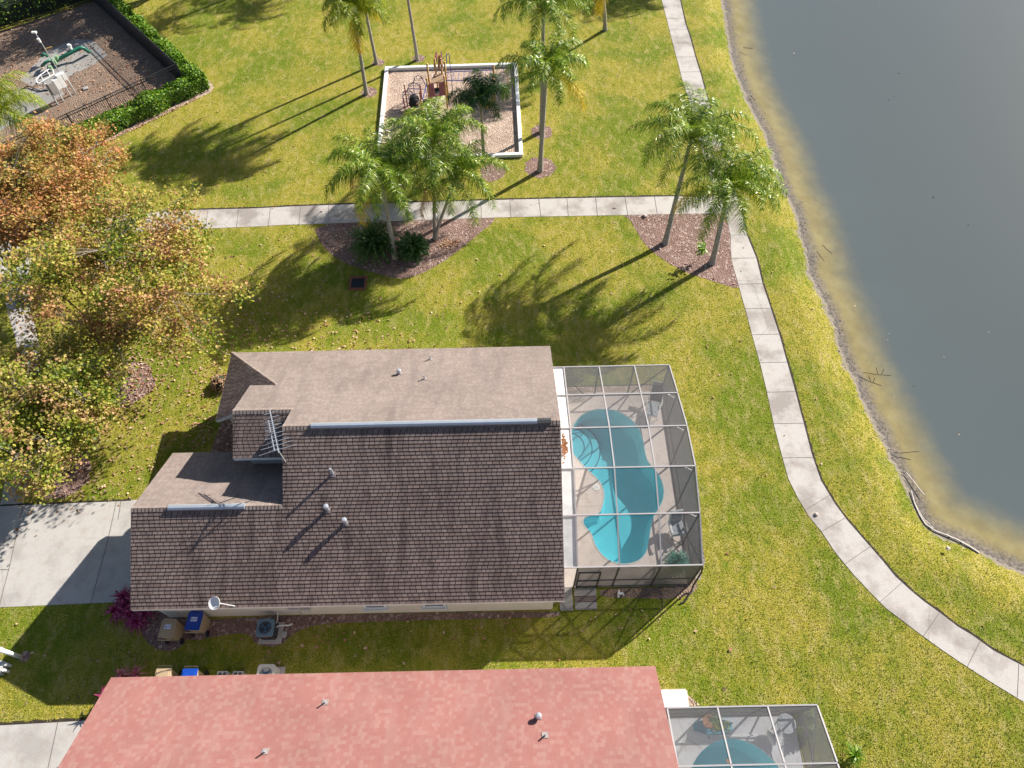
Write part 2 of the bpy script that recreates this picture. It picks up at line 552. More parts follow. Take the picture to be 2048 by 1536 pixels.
M['pool'] = simple('pool_plaster', (.54, .84, .88), .7, .05, 1.5)
M['pool_line'] = simple('step_edge_tile', (.02, .10, .18), .5)
M['poolwater'] = m_water('pool_water', (.44, .81, .87), .008, 1.6)
M['lakewater'] = m_water('lake_water', (.95, .97, .97), .0003, .5, 1.42, .03)
M['cushion'] = simple('grey_cushion', (.34, .38, .42), .9, .35, 9)
M['cushion_dark'] = simple('dark_cushion', (.045, .05, .055), .8, .3, 9)
M['terracotta'] = simple('terracotta', (.34, .17, .10), .8, .1)
M['skyblue'] = simple('blue_tub', (.10, .42, .60), .5, .1)
M['stone'] = simple('pale_stone', (.50, .42, .38), .9, .2, 5, bumpd=.01)
M['brick'] = simple('old_brick', (.20, .075, .05), .9, .35, 12, bumpd=.01)
M['grate'] = simple('dark_grate', (.02, .022, .028), .6)
M['iron'] = simple('black_iron', (.028, .032, .042), .5)
M['joint'] = simple('joint_line', (.19, .16, .15), .95, .3)
M['leafpile'] = simple('rust_stain', (.30, .12, .05), .9, .5, 10)
M['twig'] = simple('wet_twig', (.05, .04, .035), .9, .3)
M['reed'] = simple('bleached_reed', (.52, .47, .43), .8, .2)

# ------------------------------------------------------------------ terrain: lawn, bank and lake bed
WZ = -0.34
shore_px = [(1430, -330), (1432, -180), (1436, -60), (1441, 0), (1448, 50), (1456, 100), (1467, 140), (1480, 175), (1494, 210), (1508, 235), (1522, 262), (1537, 300),
            (1551, 350), (1562, 385), (1575, 400), (1586, 425), (1592, 455), (1603, 490), (1608, 515), (1609, 545), (1625, 572), (1643, 605), (1658, 645),
            (1672, 690), (1683, 725), (1705, 762), (1722, 805), (1745, 850), (1768, 900), (1793, 945), (1812, 985), (1824, 1010), (1838, 1040),
            (1858, 1065), (1886, 1078), (1920, 1092), (1955, 1108), (2000, 1132), (2048, 1152), (2130, 1185), (2300, 1230), (2600, 1300)]
shore = [at(x, y, WZ) for x, y in shore_px]
shore = [(shore[0][0] - 3, 260.0)] + shore + [(260.0, shore[-1][1] - 40)]
xs = np.concatenate([np.linspace(-420, -60, 13)[:-1], np.linspace(-60, -30, 31)[:-1], np.arange(-30, 46, .45), np.linspace(46, 80, 35)[1:], np.linspace(80, 420, 12)[1:]])
ys = np.concatenate([np.linspace(-420, -12, 14)[:-1], np.arange(-12, 62, .45), np.linspace(62, 100, 30)[1:], np.linspace(100, 520, 12)[1:]])
GX, GY = np.meshgrid(xs, ys)
P_ = np.stack([GX.ravel(), GY.ravel()], 1)
best = np.full(len(P_), 1e9); sgn = np.ones(len(P_))
for a, b in zip(shore, shore[1:]):
    a = np.array(a); b = np.array(b); d = b - a
    t = np.clip(((P_ - a) @ d) / (d @ d), 0, 1)
    q = a + t[:, None] * d
    ds = np.hypot(*(P_ - q).T)
    # travelling from the top of the picture to the bottom the lake is on the left
    cr = d[0] * (P_[:, 1] - a[1]) - d[1] * (P_[:, 0] - a[0])
    u = ds < best - 1e-9
    best[u] = ds[u]; sgn[u] = np.where(cr[u] > 0, -1.0, 1.0)
sdist = best * sgn
bank = np.clip(1 - sdist / 1.5, 0, 1)
Z = np.where(sdist > 0, WZ * bank ** 1.3, WZ - 1.5 * (1 - np.exp(np.minimum(sdist, 0) * .16)))
nx, ny = len(xs), len(ys)
idx = np.arange(nx * ny).reshape(ny, nx)
F = np.stack([idx[:-1, :-1], idx[:-1, 1:], idx[1:, 1:], idx[1:, :-1]], -1).reshape(-1, 4)
fx0 = GX.ravel()[F[:, 0]]; fx1 = GX.ravel()[F[:, 1]]; fy0 = GY.ravel()[F[:, 0]]; fy1 = GY.ravel()[F[:, 2]]
DECK = (1.55, 7.42, 8.60, 18.34)   # x0 x1 y0 y1
DECK2 = (5.30, 10.62, -6.0, 3.50)
keep = np.ones(len(F), bool)
for x0, x1, y0, y1 in (DECK, DECK2):
    keep &= ~((fx0 > x0 + .02) & (fx1 < x1 - .02) & (fy0 > y0 + .02) & (fy1 < y1 - .02))
me = bpy.data.meshes.new('ground')
me.from_pydata([(float(p[0]), float(p[1]), float(z)) for p, z in zip(P_, Z)], [], F[keep].tolist())
a_ = me.attributes.new('shore', 'FLOAT', 'POINT')
a_.data.foreach_set('value', sdist.astype(np.float32))
me.polygons.foreach_set('use_smooth', [True] * len(me.polygons))
me.materials.append(M['ground'])
go = bpy.data.objects.new('ground', me); COL.objects.link(go); tag(go, kind='structure')
# water sheet
wk = sdist[F].min(axis=1) < .35
me = bpy.data.meshes.new('lake_water')
used = np.unique(F[wk]); remap = -np.ones(nx * ny, int); remap[used] = np.arange(len(used))
me.from_pydata([(float(P_[i][0]), float(P_[i][1]), WZ) for i in used], [], remap[F[wk]].tolist())
me.materials.append(M['lakewater'])
lw = bpy.data.objects.new('lake_water', me); COL.objects.link(lw); tag(lw, kind='structure')


NOGRASS = []


def sheet(name, px, z, mt, kind='structure', world=False):
    pts = px if world else [at(x, y, z) for x, y in px]
    NOGRASS.append(pts)
    o = fill_sheet(name, pts, [], z, mt)
    return tag(o, kind=kind)


def lines_on(name, segs, w, z, mt):
    b = MB()
    for p, q in segs:
        p, q = at(*p, z), at(*q, z)
        d = Vector((q[0] - p[0], q[1] - p[1])); d.normalize(); n_ = Vector((-d.y, d.x)) * w / 2
        b.quad((p[0] + n_.x, p[1] + n_.y, z), (p[0] - n_.x, p[1] - n_.y, z), (q[0] - n_.x, q[1] - n_.y, z), (q[0] + n_.x, q[1] + n_.y, z))
    return tag(b.build(name, mt), kind='structure')


def strip_along(name, pts, w, z, mt, rng, side=1):
    """ragged dark strip along a pavement edge"""
    b = MB()
    pr = None
    dense = []
    for a, c in zip(pts, pts[1:]):
        L = math.dist(a, c); k = max(1, int(L / .12))
        for i in range(k): dense.append((a[0] + (c[0] - a[0]) * i / k, a[1] + (c[1] - a[1]) * i / k))
    dense.append(pts[-1])
    for i, p in enumerate(dense):
        q = dense[min(i + 1, len(dense) - 1)]; o = dense[max(i - 1, 0)]
        d = Vector((q[0] - o[0], q[1] - o[1])); d.normalize()
        n_ = Vector((-d.y, d.x)) * side
        ww = w * rng.uniform(.55, 1.25)
        cur = ((p[0] - n_.x * .03, p[1] - n_.y * .03, z), (p[0] + n_.x * ww, p[1] + n_.y * ww, z))
        if pr: b.quad(pr[0], pr[1], cur[1], cur[0])
        pr = cur
    return tag(b.build(name, mt), kind='structure')


rng = random.Random(7)
# --- pavements
ew_top = [(150, 447), (225, 431), (290, 425), (400, 418.5), (512, 415.5), (600, 411), (690, 408), (925, 401), (1024, 398), (1134, 395.5), (1250, 393), (1390, 391), (1440, 390)]
ew_bot = [(1475, 429), (1400, 427), (1320, 428.5), (1250, 430), (1134, 432), (1024, 434), (925, 437), (760, 443), (630, 448), (570, 449.5), (512, 453), (382, 458), (305, 460), (160, 478)]
r_left = [(1318, -40), (1323.5, 0), (1334, 40), (1345, 85), (1356, 125), (1366, 165), (1378, 200), (1403, 300), (1432, 390), (1452, 430), (1461, 470), (1463, 520), (1474, 559), (1490, 616), (1504, 669),
          (1520, 726), (1532, 775), (1548, 850), (1563, 908), (1577, 958), (1597, 998), (1618, 1033), (1643, 1063), (1671, 1105), (1708, 1150), (1740, 1184),
          (1773, 1217), (1810, 1245), (1843, 1270), (1883, 1299), (1932, 1332), (1987, 1367), (2048, 1404), (2120, 1446), (2260, 1520)]
r_right = [(1352, -40), (1361, 0), (1371, 45), (1381, 75), (1392, 115), (1403, 150), (1412, 185), (1444, 290), (1473, 391), (1485, 430), (1495, 470), (1514, 516), (1526, 566), (1536, 596), (1560, 669),
           (1576, 726), (1588, 768), (1608, 843), (1625, 908), (1643, 960), (1672, 1008), (1696, 1040), (1731, 1080), (1766, 1120), (1792, 1152), (1823, 1180),
           (1847, 1200), (1882, 1225), (1917, 1252), (1947, 1270), (1987, 1299), (2048, 1331), (2120, 1366), (2280, 1440)]
sheet('lakeside_path', r_left + r_right[::-1], .016, M['walk'])
sheet('cross_path', ew_top + ew_bot, .012, M['walk'])
sheet('street_path', [(100, 440), (40, 438), (-10, 470), (-20, 520), (8, 600), (32, 680), (42, 760), (35, 830), (22, 900), (0, 1010), (45, 1012), (75, 900), (86, 830), (85, 760), (78, 690), (62, 610), (58, 540), (70, 495), (110, 482), (170, 480)], .008, M['walk'])
wedge = lambda p: [at(x, y, .018) for x, y in p]
strip_along('path_edge_soil_shade', wedge(r_right), .075, .020, M['soil_shade'], rng, 1)  # dark strip stands for the trench and the shadow cast by the lawn edge
strip_along('cross_path_edge_soil_shade', wedge(ew_top[1:]), .085, .020, M['soil_shade'], rng, 1)
jl = []
for x0, x1 in ((77.75 + 1000, 1082), (1134, 1137), (1191.5, 1195), (1250, 1256), (1309, 1315), (1366, 1376), (541, 537), (601, 598), (658, 656), (416, 411), (477.5, 473), (1020, 1022), (962, 963), (350, 347)):
    def yy(L, x):
        L = sorted(L)
        for p, q in zip(L, L[1:]):
            if p[0] <= x <= q[0]: return p[1] + (q[1] - p[1]) * (x - p[0]) / (q[0] - p[0])
        return 0
    jl.append(((x0, yy(ew_top, x0)), (x1, yy(ew_bot, x1))))
def lerp_x(L, y):
    for p, q in zip(L, L[1:]):
        if p[1] <= y <= q[1]: return p[0] + (q[0] - p[0]) * (y - p[1]) / (q[1] - p[1])
for y in (37, 60, 86, 114, 144, 172, 470, 516.5, 568, 617, 669, 725, 784, 847, 915.5):
    jl.append(((lerp_x(r_left, y), y), (lerp_x(r_right, y - 1), y - 1)))
jl += [((1610, 1020), (1660, 990)), ((1643, 1063), (1693, 1034)), ((1690, 1128), (1742, 1092)), ((1760, 1204), (1805, 1164)), ((1847, 1272), (1880, 1224)), ((1935, 1333), (1960, 1283)), ((2035, 1394), (2038, 1327))]
lines_on('path_joints', jl, .020, .024, M['joint'])
# --- driveways
sheet('driveway', [(-260, 1022), (45, 1010), (262, 1000), (300, 999), (300, 1202), (262, 1203), (-260, 1226)], .010, M['drive'])
sheet('neighbour_driveway', [(-260, 1462), (0, 1449), (180, 1439), (250, 1436), (250, 1640), (-260, 1660)], .010, M['drive'])
lines_on('driveway_joints', [((46, 1011), (20, 1129)), ((20, 1129), (-2, 1214)), ((233, 1002), (217, 1075)), ((217, 1075), (182, 1205)), ((242, 1002), (236, 1040)), ((0, 1139), (18, 1139)), ((116, 1443), (96, 1536))], .03, .016, M['joint'])
strip_along('driveway_edge_soil_shade', [at(x, y, .018) for x, y in [(-60, 1452), (0, 1449), (180, 1439)]], .09, .014, M['soil_shade'], rng, 1)  # same painted trench and turf shadow, along the driveways' north edges
strip_along('driveway_side_soil_shade', [at(x, y, .018) for x, y in [(-60, 1014), (45, 1009), (262, 1000)]], .06, .014, M['soil_shade'], rng, 1)
# --- beds
bedA = smooth_loop([at(x, y) for x, y in [(626, 449), (640, 485), (665, 512), (700, 531), (745, 545), (790, 557), (812, 557), (842, 548), (872, 532), (903, 512), (935, 487), (962, 464), (992, 440), (985, 434.5), (925, 437.5), (760, 443)]], 1)
sheet('palm_mulch_bed', bedA, .006, M['mulch'], world=True)
bedB = smooth_loop([at(x, y) for x, y in [(1243, 429), (1261, 440), (1271, 458), (1283, 480), (1302, 502), (1335, 525), (1370, 545), (1422, 561), (1480, 580), (1480, 560), (1466, 520), (1464, 470), (1455, 430), (1400, 425)]], 1)
sheet('corner_mulch_bed', bedB, .006, M['mulch'], world=True)


def ring(name, px, py, rx, z=.006, mt='mulch', seed=0, n=26, j=.12):
    rg = random.Random(seed)
    x, y = at(px, py)
    pts = [(x + rx * (1 + rg.uniform(-j, j)) * math.cos(t * 2 * math.pi / n), y + rx * (1 + rg.uniform(-j, j)) * math.sin(t * 2 * math.pi / n)) for t in range(n)]
    return sheet(name, pts, z, M[mt], world=True)


for i, (x, y, r_) in enumerate([(1080, 335, .95), (1083, 264, .72), (738, 184, .55), (757, 125, .42), (838, 117, .45), (985, 345, .8), (254, 768, 1.35), (125, 948, 1.3), (50, 1313, .22)]):
    ring('mulch_ring', x, y, r_, seed=i)
strip = [(-14.6, 7.66), (-14.6, 7.0), (-13.4, 6.7), (-12.2, 6.95), (-11.1, 7.0), (-10.8, 6.5), (-9.8, 6.4), (-9.3, 6.95), (-8.4, 7.3), (-6.5, 7.34), (-4, 7.36), (-1, 7.37), (1.2, 7.38), (1.8, 7.4), (1.8, 7.66)]
sheet('side_mulch_strip', smooth_loop(strip, 1), .006, M['mulch'], world=True)
sheet('cordyline_bed', smooth_loop([(-15.9, 8.0), (-15.7, 7.1), (-15.0, 6.45), (-14.1, 6.3), (-13.6, 6.8), (-13.8, 7.6), (-14.7, 8.1)], 1), .010, M['mulch'], world=True)
sheet('west_mulch_bed', [(-14.6, 14.3), (-12.9, 14.3), (-12.9, 15.9), (-13.1, 19.0), (-13.9, 19.3), (-14.3, 17.6), (-14.5, 16.0)], .006, M['mulch'], world=True)
sheet('north_cage_mulch', [(2.3, 18.36), (7.8, 18.36), (7.75, 18.8), (2.3, 18.75)], .006, M['mulch_pink'], world=True)
sheet('east_cage_bed', [(7.42, 8.9), (7.9, 8.8), (8.25, 9.6), (8.3, 17.4), (8.0, 18.5), (7.42, 18.5)], .005, M['gravel'], world=True)
sheet('south_cage_bed', smooth_loop([(3.5, 8.55), (3.6, 8.15), (5.0, 8.1), (6.7, 8.0), (7.7, 8.3), (7.8, 8.9), (7.45, 9.0), (7.45, 8.55)], 1), .006, M['dirt'], world=True)

# ------------------------------------------------------------------ pools and decks
ZD = .04
pool_px = [(1145.7, 853), (1154.6, 838), (1167.5, 826.6), (1187, 819), (1209.5, 817.7), (1232, 820), (1251.5, 830), (1264, 839.5), (1275.7, 852.4), (1282, 865), (1287, 883), (1289.4, 901), (1294, 920), (1303, 931.5), (1316, 946),
           (1323, 960), (1326.5, 971), (1328, 985.5), (1325, 1001.7), (1316, 1018), (1306, 1034), (1301.5, 1055), (1298, 1079), (1293.4, 1103), (1280.5, 1119.5), (1259.5, 1127), (1240, 1127.6), (1219, 1121), (1203, 1108), (1190, 1089), (1183.6, 1066),
           (1174, 1056.6), (1167.5, 1048.5), (1166.7, 1038.8), (1172, 1034), (1187, 1030), (1200, 1026), (1206, 1011), (1209.5, 990), (1206, 972.6), (1196.6, 958), (1170.7, 934.7), (1154.6, 917), (1143, 902.4), (1140, 885), (1141, 865)]
pool = smooth_loop([at(x, y, ZD) for x, y in pool_px], 1)


def offset_loop(L, d):
    out = []
    n = len(L)
    for i in range(n):
        a, c = Vector(L[i - 1]), Vector(L[(i + 1) % n])
        t = (c - a).normalized()
        out.append((L[i][0] - t.y * d, L[i][1] + t.x * d))
    return out


def make_pool(outline, deck, deckmat, depth0, depth1, label, dlabel, steps=None):
    area = sum(a[0] * b[1] - b[0] * a[1] for a, b in zip(outline, outline[1:] + outline[:1]))
    if area < 0: outline = outline[::-1]
    outw = offset_loop(outline, -.045)   # outwards for a counter-clockwise loop
    dk = fill_sheet('pool_deck', [(deck[0], deck[2]), (deck[1], deck[2]), (deck[1], deck[3]), (deck[0], deck[3])], [outw], ZD, deckmat)
    tag(dk, kind='structure')
    sk = MB()
    x0, x1, y0, y1 = deck
    for p, q in (((x0, y0), (x1, y0)), ((x1, y0), (x1, y1)), ((x1, y1), (x0, y1)), ((x0, y1), (x0, y0))):
        sk.quad((p[0], p[1], -.2), (q[0], q[1], -.2), (q[0], q[1], ZD), (p[0], p[1], ZD))
    tag(sk.build('deck_side', deckmat), kind='structure')
    cx = sum(p[0] for p in outline) / len(outline); cy = sum(p[1] for p in outline) / len(outline)
    t = thing('swimming_pool', (cx, cy, ZD), label, 'swimming pool')
    off = (cx, cy, ZD)
    c = MB(off)
    for i in range(len(outline)):
        a, b2 = outline[i], outline[(i + 1) % len(outline)]; ao, bo = outw[i], outw[(i + 1) % len(outline)]
        c.quad((*a, ZD + .012), (*b2, ZD + .012), (*b2, ZD - .08), (*a, ZD - .08))
        c.quad((*a, ZD + .012), (*ao, ZD + .012), (*bo, ZD + .012), (*b2, ZD + .012))
        c.quad((*ao, ZD + .012), (*ao, ZD - .02), (*bo, ZD - .02), (*bo, ZD + .012))
    c.build('coping', M['coping'], t)
    ymn = min(p[1] for p in outline); ymx = max(p[1] for p in outline)
    dz = lambda y: -(depth0 + (depth1 - depth0) * (y - ymn) / (ymx - ymn))
    inn = offset_loop(outline, .12)
    w = MB(off)
    for i in range(len(outline)):
        a, b2 = outline[i], outline[(i + 1) % len(outline)]; ai, bi = inn[i], inn[(i + 1) % len(outline)]
        w.quad((*a, ZD - .08), (*b2, ZD - .08), (*b2, dz(b2[1]) + .15), (*a, dz(a[1]) + .15))
        w.quad((*a, dz(a[1]) + .15), (*b2, dz(b2[1]) + .15), (*bi, dz(bi[1])), (*ai, dz(ai[1])))
    w.build('pool_wall', M['pool'], t)
    fl = fill_sheet('pool_floor', inn, [], 0, M['pool'], t, off)
    for v in fl.data.vertices: v.co.z = dz(v.co.y + cy) - ZD
    fill_sheet('water_surface', outline, [], ZD - .09, M['poolwater'], t, off)
    return t, off, dz


pt, poff, dz = make_pool(pool, DECK, M['deck'], .95, 1.15, 'kidney shaped turquoise pool inside the larger screened cage by the brown roofed house', '')
# steps at the west end
sx, sy = at(1139, 884, 0)
st = MB(poff); ln = MB(poff)
for k, (r_, z_) in enumerate(((1.55, -.86), (1.15, -.68), (.75, -.48))):
    pts = [(sx + .02, sy - r_)] + [(sx + r_ * math.cos(R(a)), sy + r_ * math.sin(R(a))) for a in range(-80, 81, 10)] + [(sx + .02, sy + r_)]
    st.slab(pts, -1.45, z_)
    ln = MB(poff)
    for a, b2 in zip(pts[1:-1], pts[2:-1]):
        ln.bar((*a, z_ + .006), (*b2, z_ + .006), .035, .012)
    ln.build('step_edge', M['pool_line'], pt)
st.build('pool_step', M['pool'], pt)
# skimmer lid
t = thing('pool_skimmer', at3(1192, 975, ZD), 'round white skimmer lid set in the deck beside the kidney pool', 'pool lid')
b = MB(); b.lathe((0, 0, 0), [(0, .022), (.13, .022), (.16, .016), (.17, .002)], 20); b.build('lid', M['white'], t)
b = MB(); b.lathe((0, 0, 0), [(0.05, .026), (.07, .026), (.07, .022)], 16); b.build('lid_grip', M['coping'], t)

cx2, cy2 = 8.05, .55
pool2 = [(cx2 + 1.95 * math.cos(t * 2 * math.pi / 40), cy2 + 2.15 * math.sin(t * 2 * math.pi / 40)) for t in range(40)]
make_pool(pool2, DECK2, M['deck2'], 1.1, 1.6, 'blue pool inside the grey decked screened cage of the red roofed house', '')

# ------------------------------------------------------------------ roofs
S = .575
CS = math.sqrt(1 + S * S)


def course_roof(b, ye, dirn, z0, bands, smax, proud=.012, mirror=None, axis='x'):
    """shingle courses going up from the eave at y=ye. dirn=+1 rises towards +y. bands: (s0,s1,xl(s),xr(s)) in slope metres. Each course butts 12 mm proud of the next"""
    c = .1433
    nrm = Vector((0, -dirn * S, 1)).normalized()
    for s0, s1, xl, xr in bands:
        k = int(s0 / c)
        while k * c < s1 - 1e-6:
            a = max(s0, k * c); e = min(s1, (k + 1) * c)
            P = []
            for s, dd in ((a, proud * (1 - (a - k * c) / c)), (e, proud * (1 - (e - k * c) / c))):
                y = ye + dirn * s / CS; z = z0 + S * s / CS
                for x in (xl(s), xr(s)):
                    q = Vector((x, y, z)) + nrm * dd
                    P.append((q, (x, s)))
            order = (0, 1, 3, 2) if dirn > 0 else (1, 0, 2, 3)
            tr = (lambda q: (q.y, q.x, q.z)) if axis == 'y' else tuple
            b.quad(*[tr(P[i][0]) for i in order], uv=[P[i][1] for i in order])
            if abs(a - k * c) < 1e-6:   # butt edge
                lo = [Vector((x, ye + dirn * a / CS, z0 + S * a / CS)) for x in (xl(a), xr(a))]
                b.quad(tr(lo[0]), tr(lo[1]), tr(P[1][0]), tr(P[0][0]), uv=[(xl(a), a + .003), (xr(a), a + .003), (xr(a), a + .003), (xl(a), a + .003)])
            k += 1


house = thing('brown_roof_house', (-6, 13.3, 0), 'long house with brown shingle roof, silver ridge vents and beige walls', 'house')
HO = (-6, 13.3, 0)
XE, XM, XG, XP, XH = 1.86, -8.98, -14.88, -11.37, -13.33
YS, YN, YR, ZE = 7.33, 19.35, 13.34, 2.7
ZR = ZE + S * (YR - YS)
Lm = (YR - YS) * CS
Yg = 10.69; Lg = (Yg - YS) * CS; ZG = ZE + S * (Yg - YS)
# south plane: garage part + main part, one unbroken plane
b = MB(HO)
course_roof(b, YS, 1, ZE, [(0, Lg, lambda s: XG, lambda s: XE), (Lg, Lm, lambda s: XM, lambda s: XE)], Lm, proud=.019)
rs = b.build('south_roof', M['roof'], house)
# north plane
sa = (YN - 16.38) * CS; sb = (YN - 14.48) * CS
b = MB(HO)
course_roof(b, YN, -1, ZE, [(0, sa, lambda s: XH + (s / CS) * 1.046, lambda s: XE), (sa, sb, lambda s: XP, lambda s: XE), (sb, Lm, lambda s: XM, lambda s: XE)], Lm)
rn = b.build('north_roof', M['roofn'], house)
# garage north plane
b = MB(HO)
course_roof(b, 14.05, -1, ZE, [(0, Lg, lambda s: XG, lambda s: XM)], Lg)
rg = b.build('garage_north_roof', M['roofn'], house)
# pavilion south plane
Lp = (14.48 - 12.81) * CS; zp = ZE + S * (YN - 14.48)
b = MB(HO)
course_roof(b, 12.81, 1, zp - S * (14.48 - 12.81), [(0, Lp, lambda s: XP, lambda s: XM + .02)], Lp)
b.build('entry_roof', M['roof'], house)
# hip facing west
b = MB(HO)
Lh = 3.05 * CS
course_roof(b, XH, 1, ZE, [(0, Lh, lambda s: 15.65, lambda s: YN - (s / CS) * .956)], Lh, proud=.02, axis='y')
b.build('hip_roof', M['roof'], house)
# ridge and hip caps
b = MB(HO)


def caps(b, a, c, n, w=.28, lift=.03):
    a, c = Vector(a), Vector(c)
    d = (c - a) / n
    side = d.normalized().cross(Vector((0, 0, 1))).normalized() * w / 2
    for i in range(n):
        p = a + d * i; q = a + d * (i + 1) * 1.0
        u = Vector((0, 0, lift)); v = Vector((0, 0, lift * .45)); dr = Vector((0, 0, -w / 2 * S))
        b.quad(p + u, q + v, q + side + dr + v, p + side + dr + u, uv=[(0.1, i * .143 + .02), (.1, i * .143 + .12), (.2, i * .143 + .12), (.2, i * .143 + .02)])
        b.quad(p - side + dr + u, q - side + dr + v, q + v, p + u, uv=[(.2, i * .143 + .02), (.2, i * .143 + .12), (.1, i * .143 + .12), (.1, i * .143 + .02)])
        b.quad(p - side + dr + u, p + u, p + u * .1, p - side + dr)
        b.quad(p + u, p + side + dr + u, p + side + dr, p + u * .1)


for a_, c_, n_, w_ in (((XM, YR, ZR), (XE, YR, ZR), 76, .28), ((XG, Yg, ZG), (XM, Yg, ZG), 41, .28), ((XP, 14.48, zp), (XM + .1, 14.48, zp), 17, .28), ((XH, YN, ZE), (XH + 3.1, 16.38, ZE + S * 2.97), 32, .26)):
    b = MB(HO); caps(b, a_, c_, n_, w_); b.build('ridge_cap', M['roofn'], house)
# silver ridge vents
for x0, x1, y, z in ((-7.86, .02, YR, ZR), (.02, .95, YR, ZR), (-13.42, -10.45, Yg, ZG)):
    b = MB(HO)
    b.prism([(y - .11, z - .03), (y - .11, z + .04), (y - .05, z + .09), (y + .05, z + .09), (y + .11, z + .04), (y + .11, z - .03)], x0, x1)
    b.build('ridge_vent', M['alum'], house)
b = MB(HO); b.prism([(YR - .12, ZR - .03), (YR - .12, ZR + .03), (YR, ZR + .07), (YR + .12, ZR + .03), (YR + .12, ZR - .03)], .96, 1.5); b.build('ridge_vent', M['bronze'], house)
# walls
und = .16
b = MB(HO)
wy0, wy1, wx0, wx1 = 7.70, 18.95, -8.7, 1.5
zs = lambda y: min(ZE + S * (y - YS), ZE + S * (YN - y)) - und
b.prism([(wy0, 0), (wy0, zs(wy0)), (YR, ZR - und), (wy1, zs(wy1)), (wy1, 0)], wx0, wx1)
b.prism([(15.95, 0), (15.95, 2.5), (wy1, 2.5), (wy1, 0)], -12.95, wx0 - .002)
b.prism([(16.3, 2.5), (16.3, 4.1), (16.6, 4.0), (18.9, 2.7), (18.9, 2.5)], -11.0, wx0 - .002)
gz = lambda y: min(ZE + S * (y - YS), ZE + S * (14.05 - y)) - und
b.prism([(wy0, 0), (wy0, gz(wy0)), (Yg, ZG - und), (13.65, gz(13.65)), (13.65, 0)], -14.6, wx0 - .002)
b.prism([(13.2, 2.4), (13.2, zp - S * (14.48 - 13.2) - und), (14.48, zp - und), (16.2, zp - S * (16.2 - 14.48) - und), (16.2, 2.4)], XP + .3, wx0 - .002)
b.build('wall', M['wall'], house)
# fascias, soffits
b = MB(HO)
b.box(((XG + XE) / 2, YS + .012, ZE - .10), (XE - XG, .03, .18))
b.box(((XH + XE) / 2, YN - .012, ZE - .10), (XE - XH, .03, .18))
b.box(((XG + XM) / 2, 14.05 - .012, ZE - .10), (XM - XG - .02, .03, .18))
for x, y0, z0, y1, z1 in ((XE - .02, YS + .03, ZE, YR, ZR), (XE - .02, YN - .03, ZE, YR, ZR), (XG + .02, YS + .03, ZE, Yg, ZG), (XG + .02, 14.02, ZE, Yg, ZG), (XM + .02, Yg + .3, ZG + .17, YR, ZR), (XM + .02, 14.48, zp, YR, ZR), (XP + .02, 12.84, zp - S * 1.64, 14.48, zp), (XP + .02, 16.36, zp - S * 1.88, 14.48, zp)):
    b.bar((x, y0, z0 - .10), (x, y1, z1 - .10), .028, .17)
zpe = zp - S * 1.67
b.box(((XP + XM) / 2, 12.82, zpe - .10), (XM - XP, .03, .18))
b.box(((XP + XH + 3.1) / 2, 16.37, zp - S * 1.9 - .09), (XH + 3.1 - XP, .03, .16))
b.box((XH + .012, (15.65 + YN) / 2, ZE - .10), (.03, YN - 15.68, .18))
b.bar((XH + .02, 15.64, ZE - .09), (XH + 2.1, 15.64, ZE + S * 2.08 - .09), .03, .17)
b.build('fascia', M['white'], house)
b = MB(HO)
b.box(((XG + XE) / 2, (YS + wy0) / 2 + .02, ZE - .19), (XE - XG - .06, wy0 - YS - .04, .02))
b.box(((XP + XM) / 2 + .35, 13.0, zpe - .2), (XM - XP - .75, .36, .02))
b.box(((XP + XM) / 2 + .35, 13.17, zpe - .45), (XM - XP - .75, .04, .5))
b.build('soffit', M['white_dull'], house)
# south windows
for x in (-5.75, -3.35):
    b = MB(HO)
    w_, h_, z_ = .82, .95, 1.55
    for dx, dz_, ww, hh in ((-w_ / 2, 0, .07, h_), (w_ / 2, 0, .07, h_), (0, h_ / 2, w_ + .07, .07), (0, -h_ / 2, w_ + .14, .09), (0, 0, w_, .04)):
        b.box((x + dx, wy0 - .035, z_ + dz_), (ww, .07, hh))
    wf = b.build('window', M['white'], house)
    b = MB(HO); b.box((x, wy0 - .012, z_), (w_ - .05, .02, h_ - .05)); b.build('pane', M['glass'], wf)
    b = MB(HO); b.box((x, wy0 - .08, z_ - h_ / 2 - .06), (w_ + .24, .18, .05)); b.build('window_sill', M['white'], wf)
# garage door and front door on the west side
b = MB(HO); b.box((-14.62, 10.7, 1.1), (.05, 4.6, 2.15)); b.build('garage_door', M['white'], house)
# electric boxes and conduit on the south wall
b = MB(HO)
b.box((-9.0, wy0 - .06, 1.2), (.5, .12, .35)); b.box((-8.55, wy0 - .05, 1.05), (.25, .10, .25)); b.tube([(-9.0, wy0 - .04, 1.0), (-9.0, wy0 - .04, .1)], .02)
b.build('meter_box', M['alum_gray'], house)
b = MB(HO); b.box((-4.62 - 6, wy0 - .03, 1.75), (3.6, .05, .04)); b.build('conduit', M['alum_gray'], house)


def pipe_vent(x, y, z, r_, h, mt='galv', roof=None, cap=False, off=HO, par=None):
    b = MB(off)
    b.cyl((x, y, z - .1), r_, h + .1, 14)
    if cap:
        b.lathe((x, y, z + h), [(r_ * 1.5, -.05), (r_ * 1.5, .03), (r_ * .9, .09), (0, .10)], 14)
    o = b.build('vent_pipe', M[mt], par)
    b = MB(off)
    dirn = 1 if roof == 's' else -1
    nrm = Vector((0, -dirn * S, 1)).normalized(); al = Vector((0, dirn, S)).normalized()
    c = Vector((x, y, z)) + nrm * .022
    Mx = Matrix((Vector((1, 0, 0)), al, nrm)).transposed()
    b.box(c, (.22, .22, .010), m=Mx)
    b.build('vent_flashing', M['flash'], o)


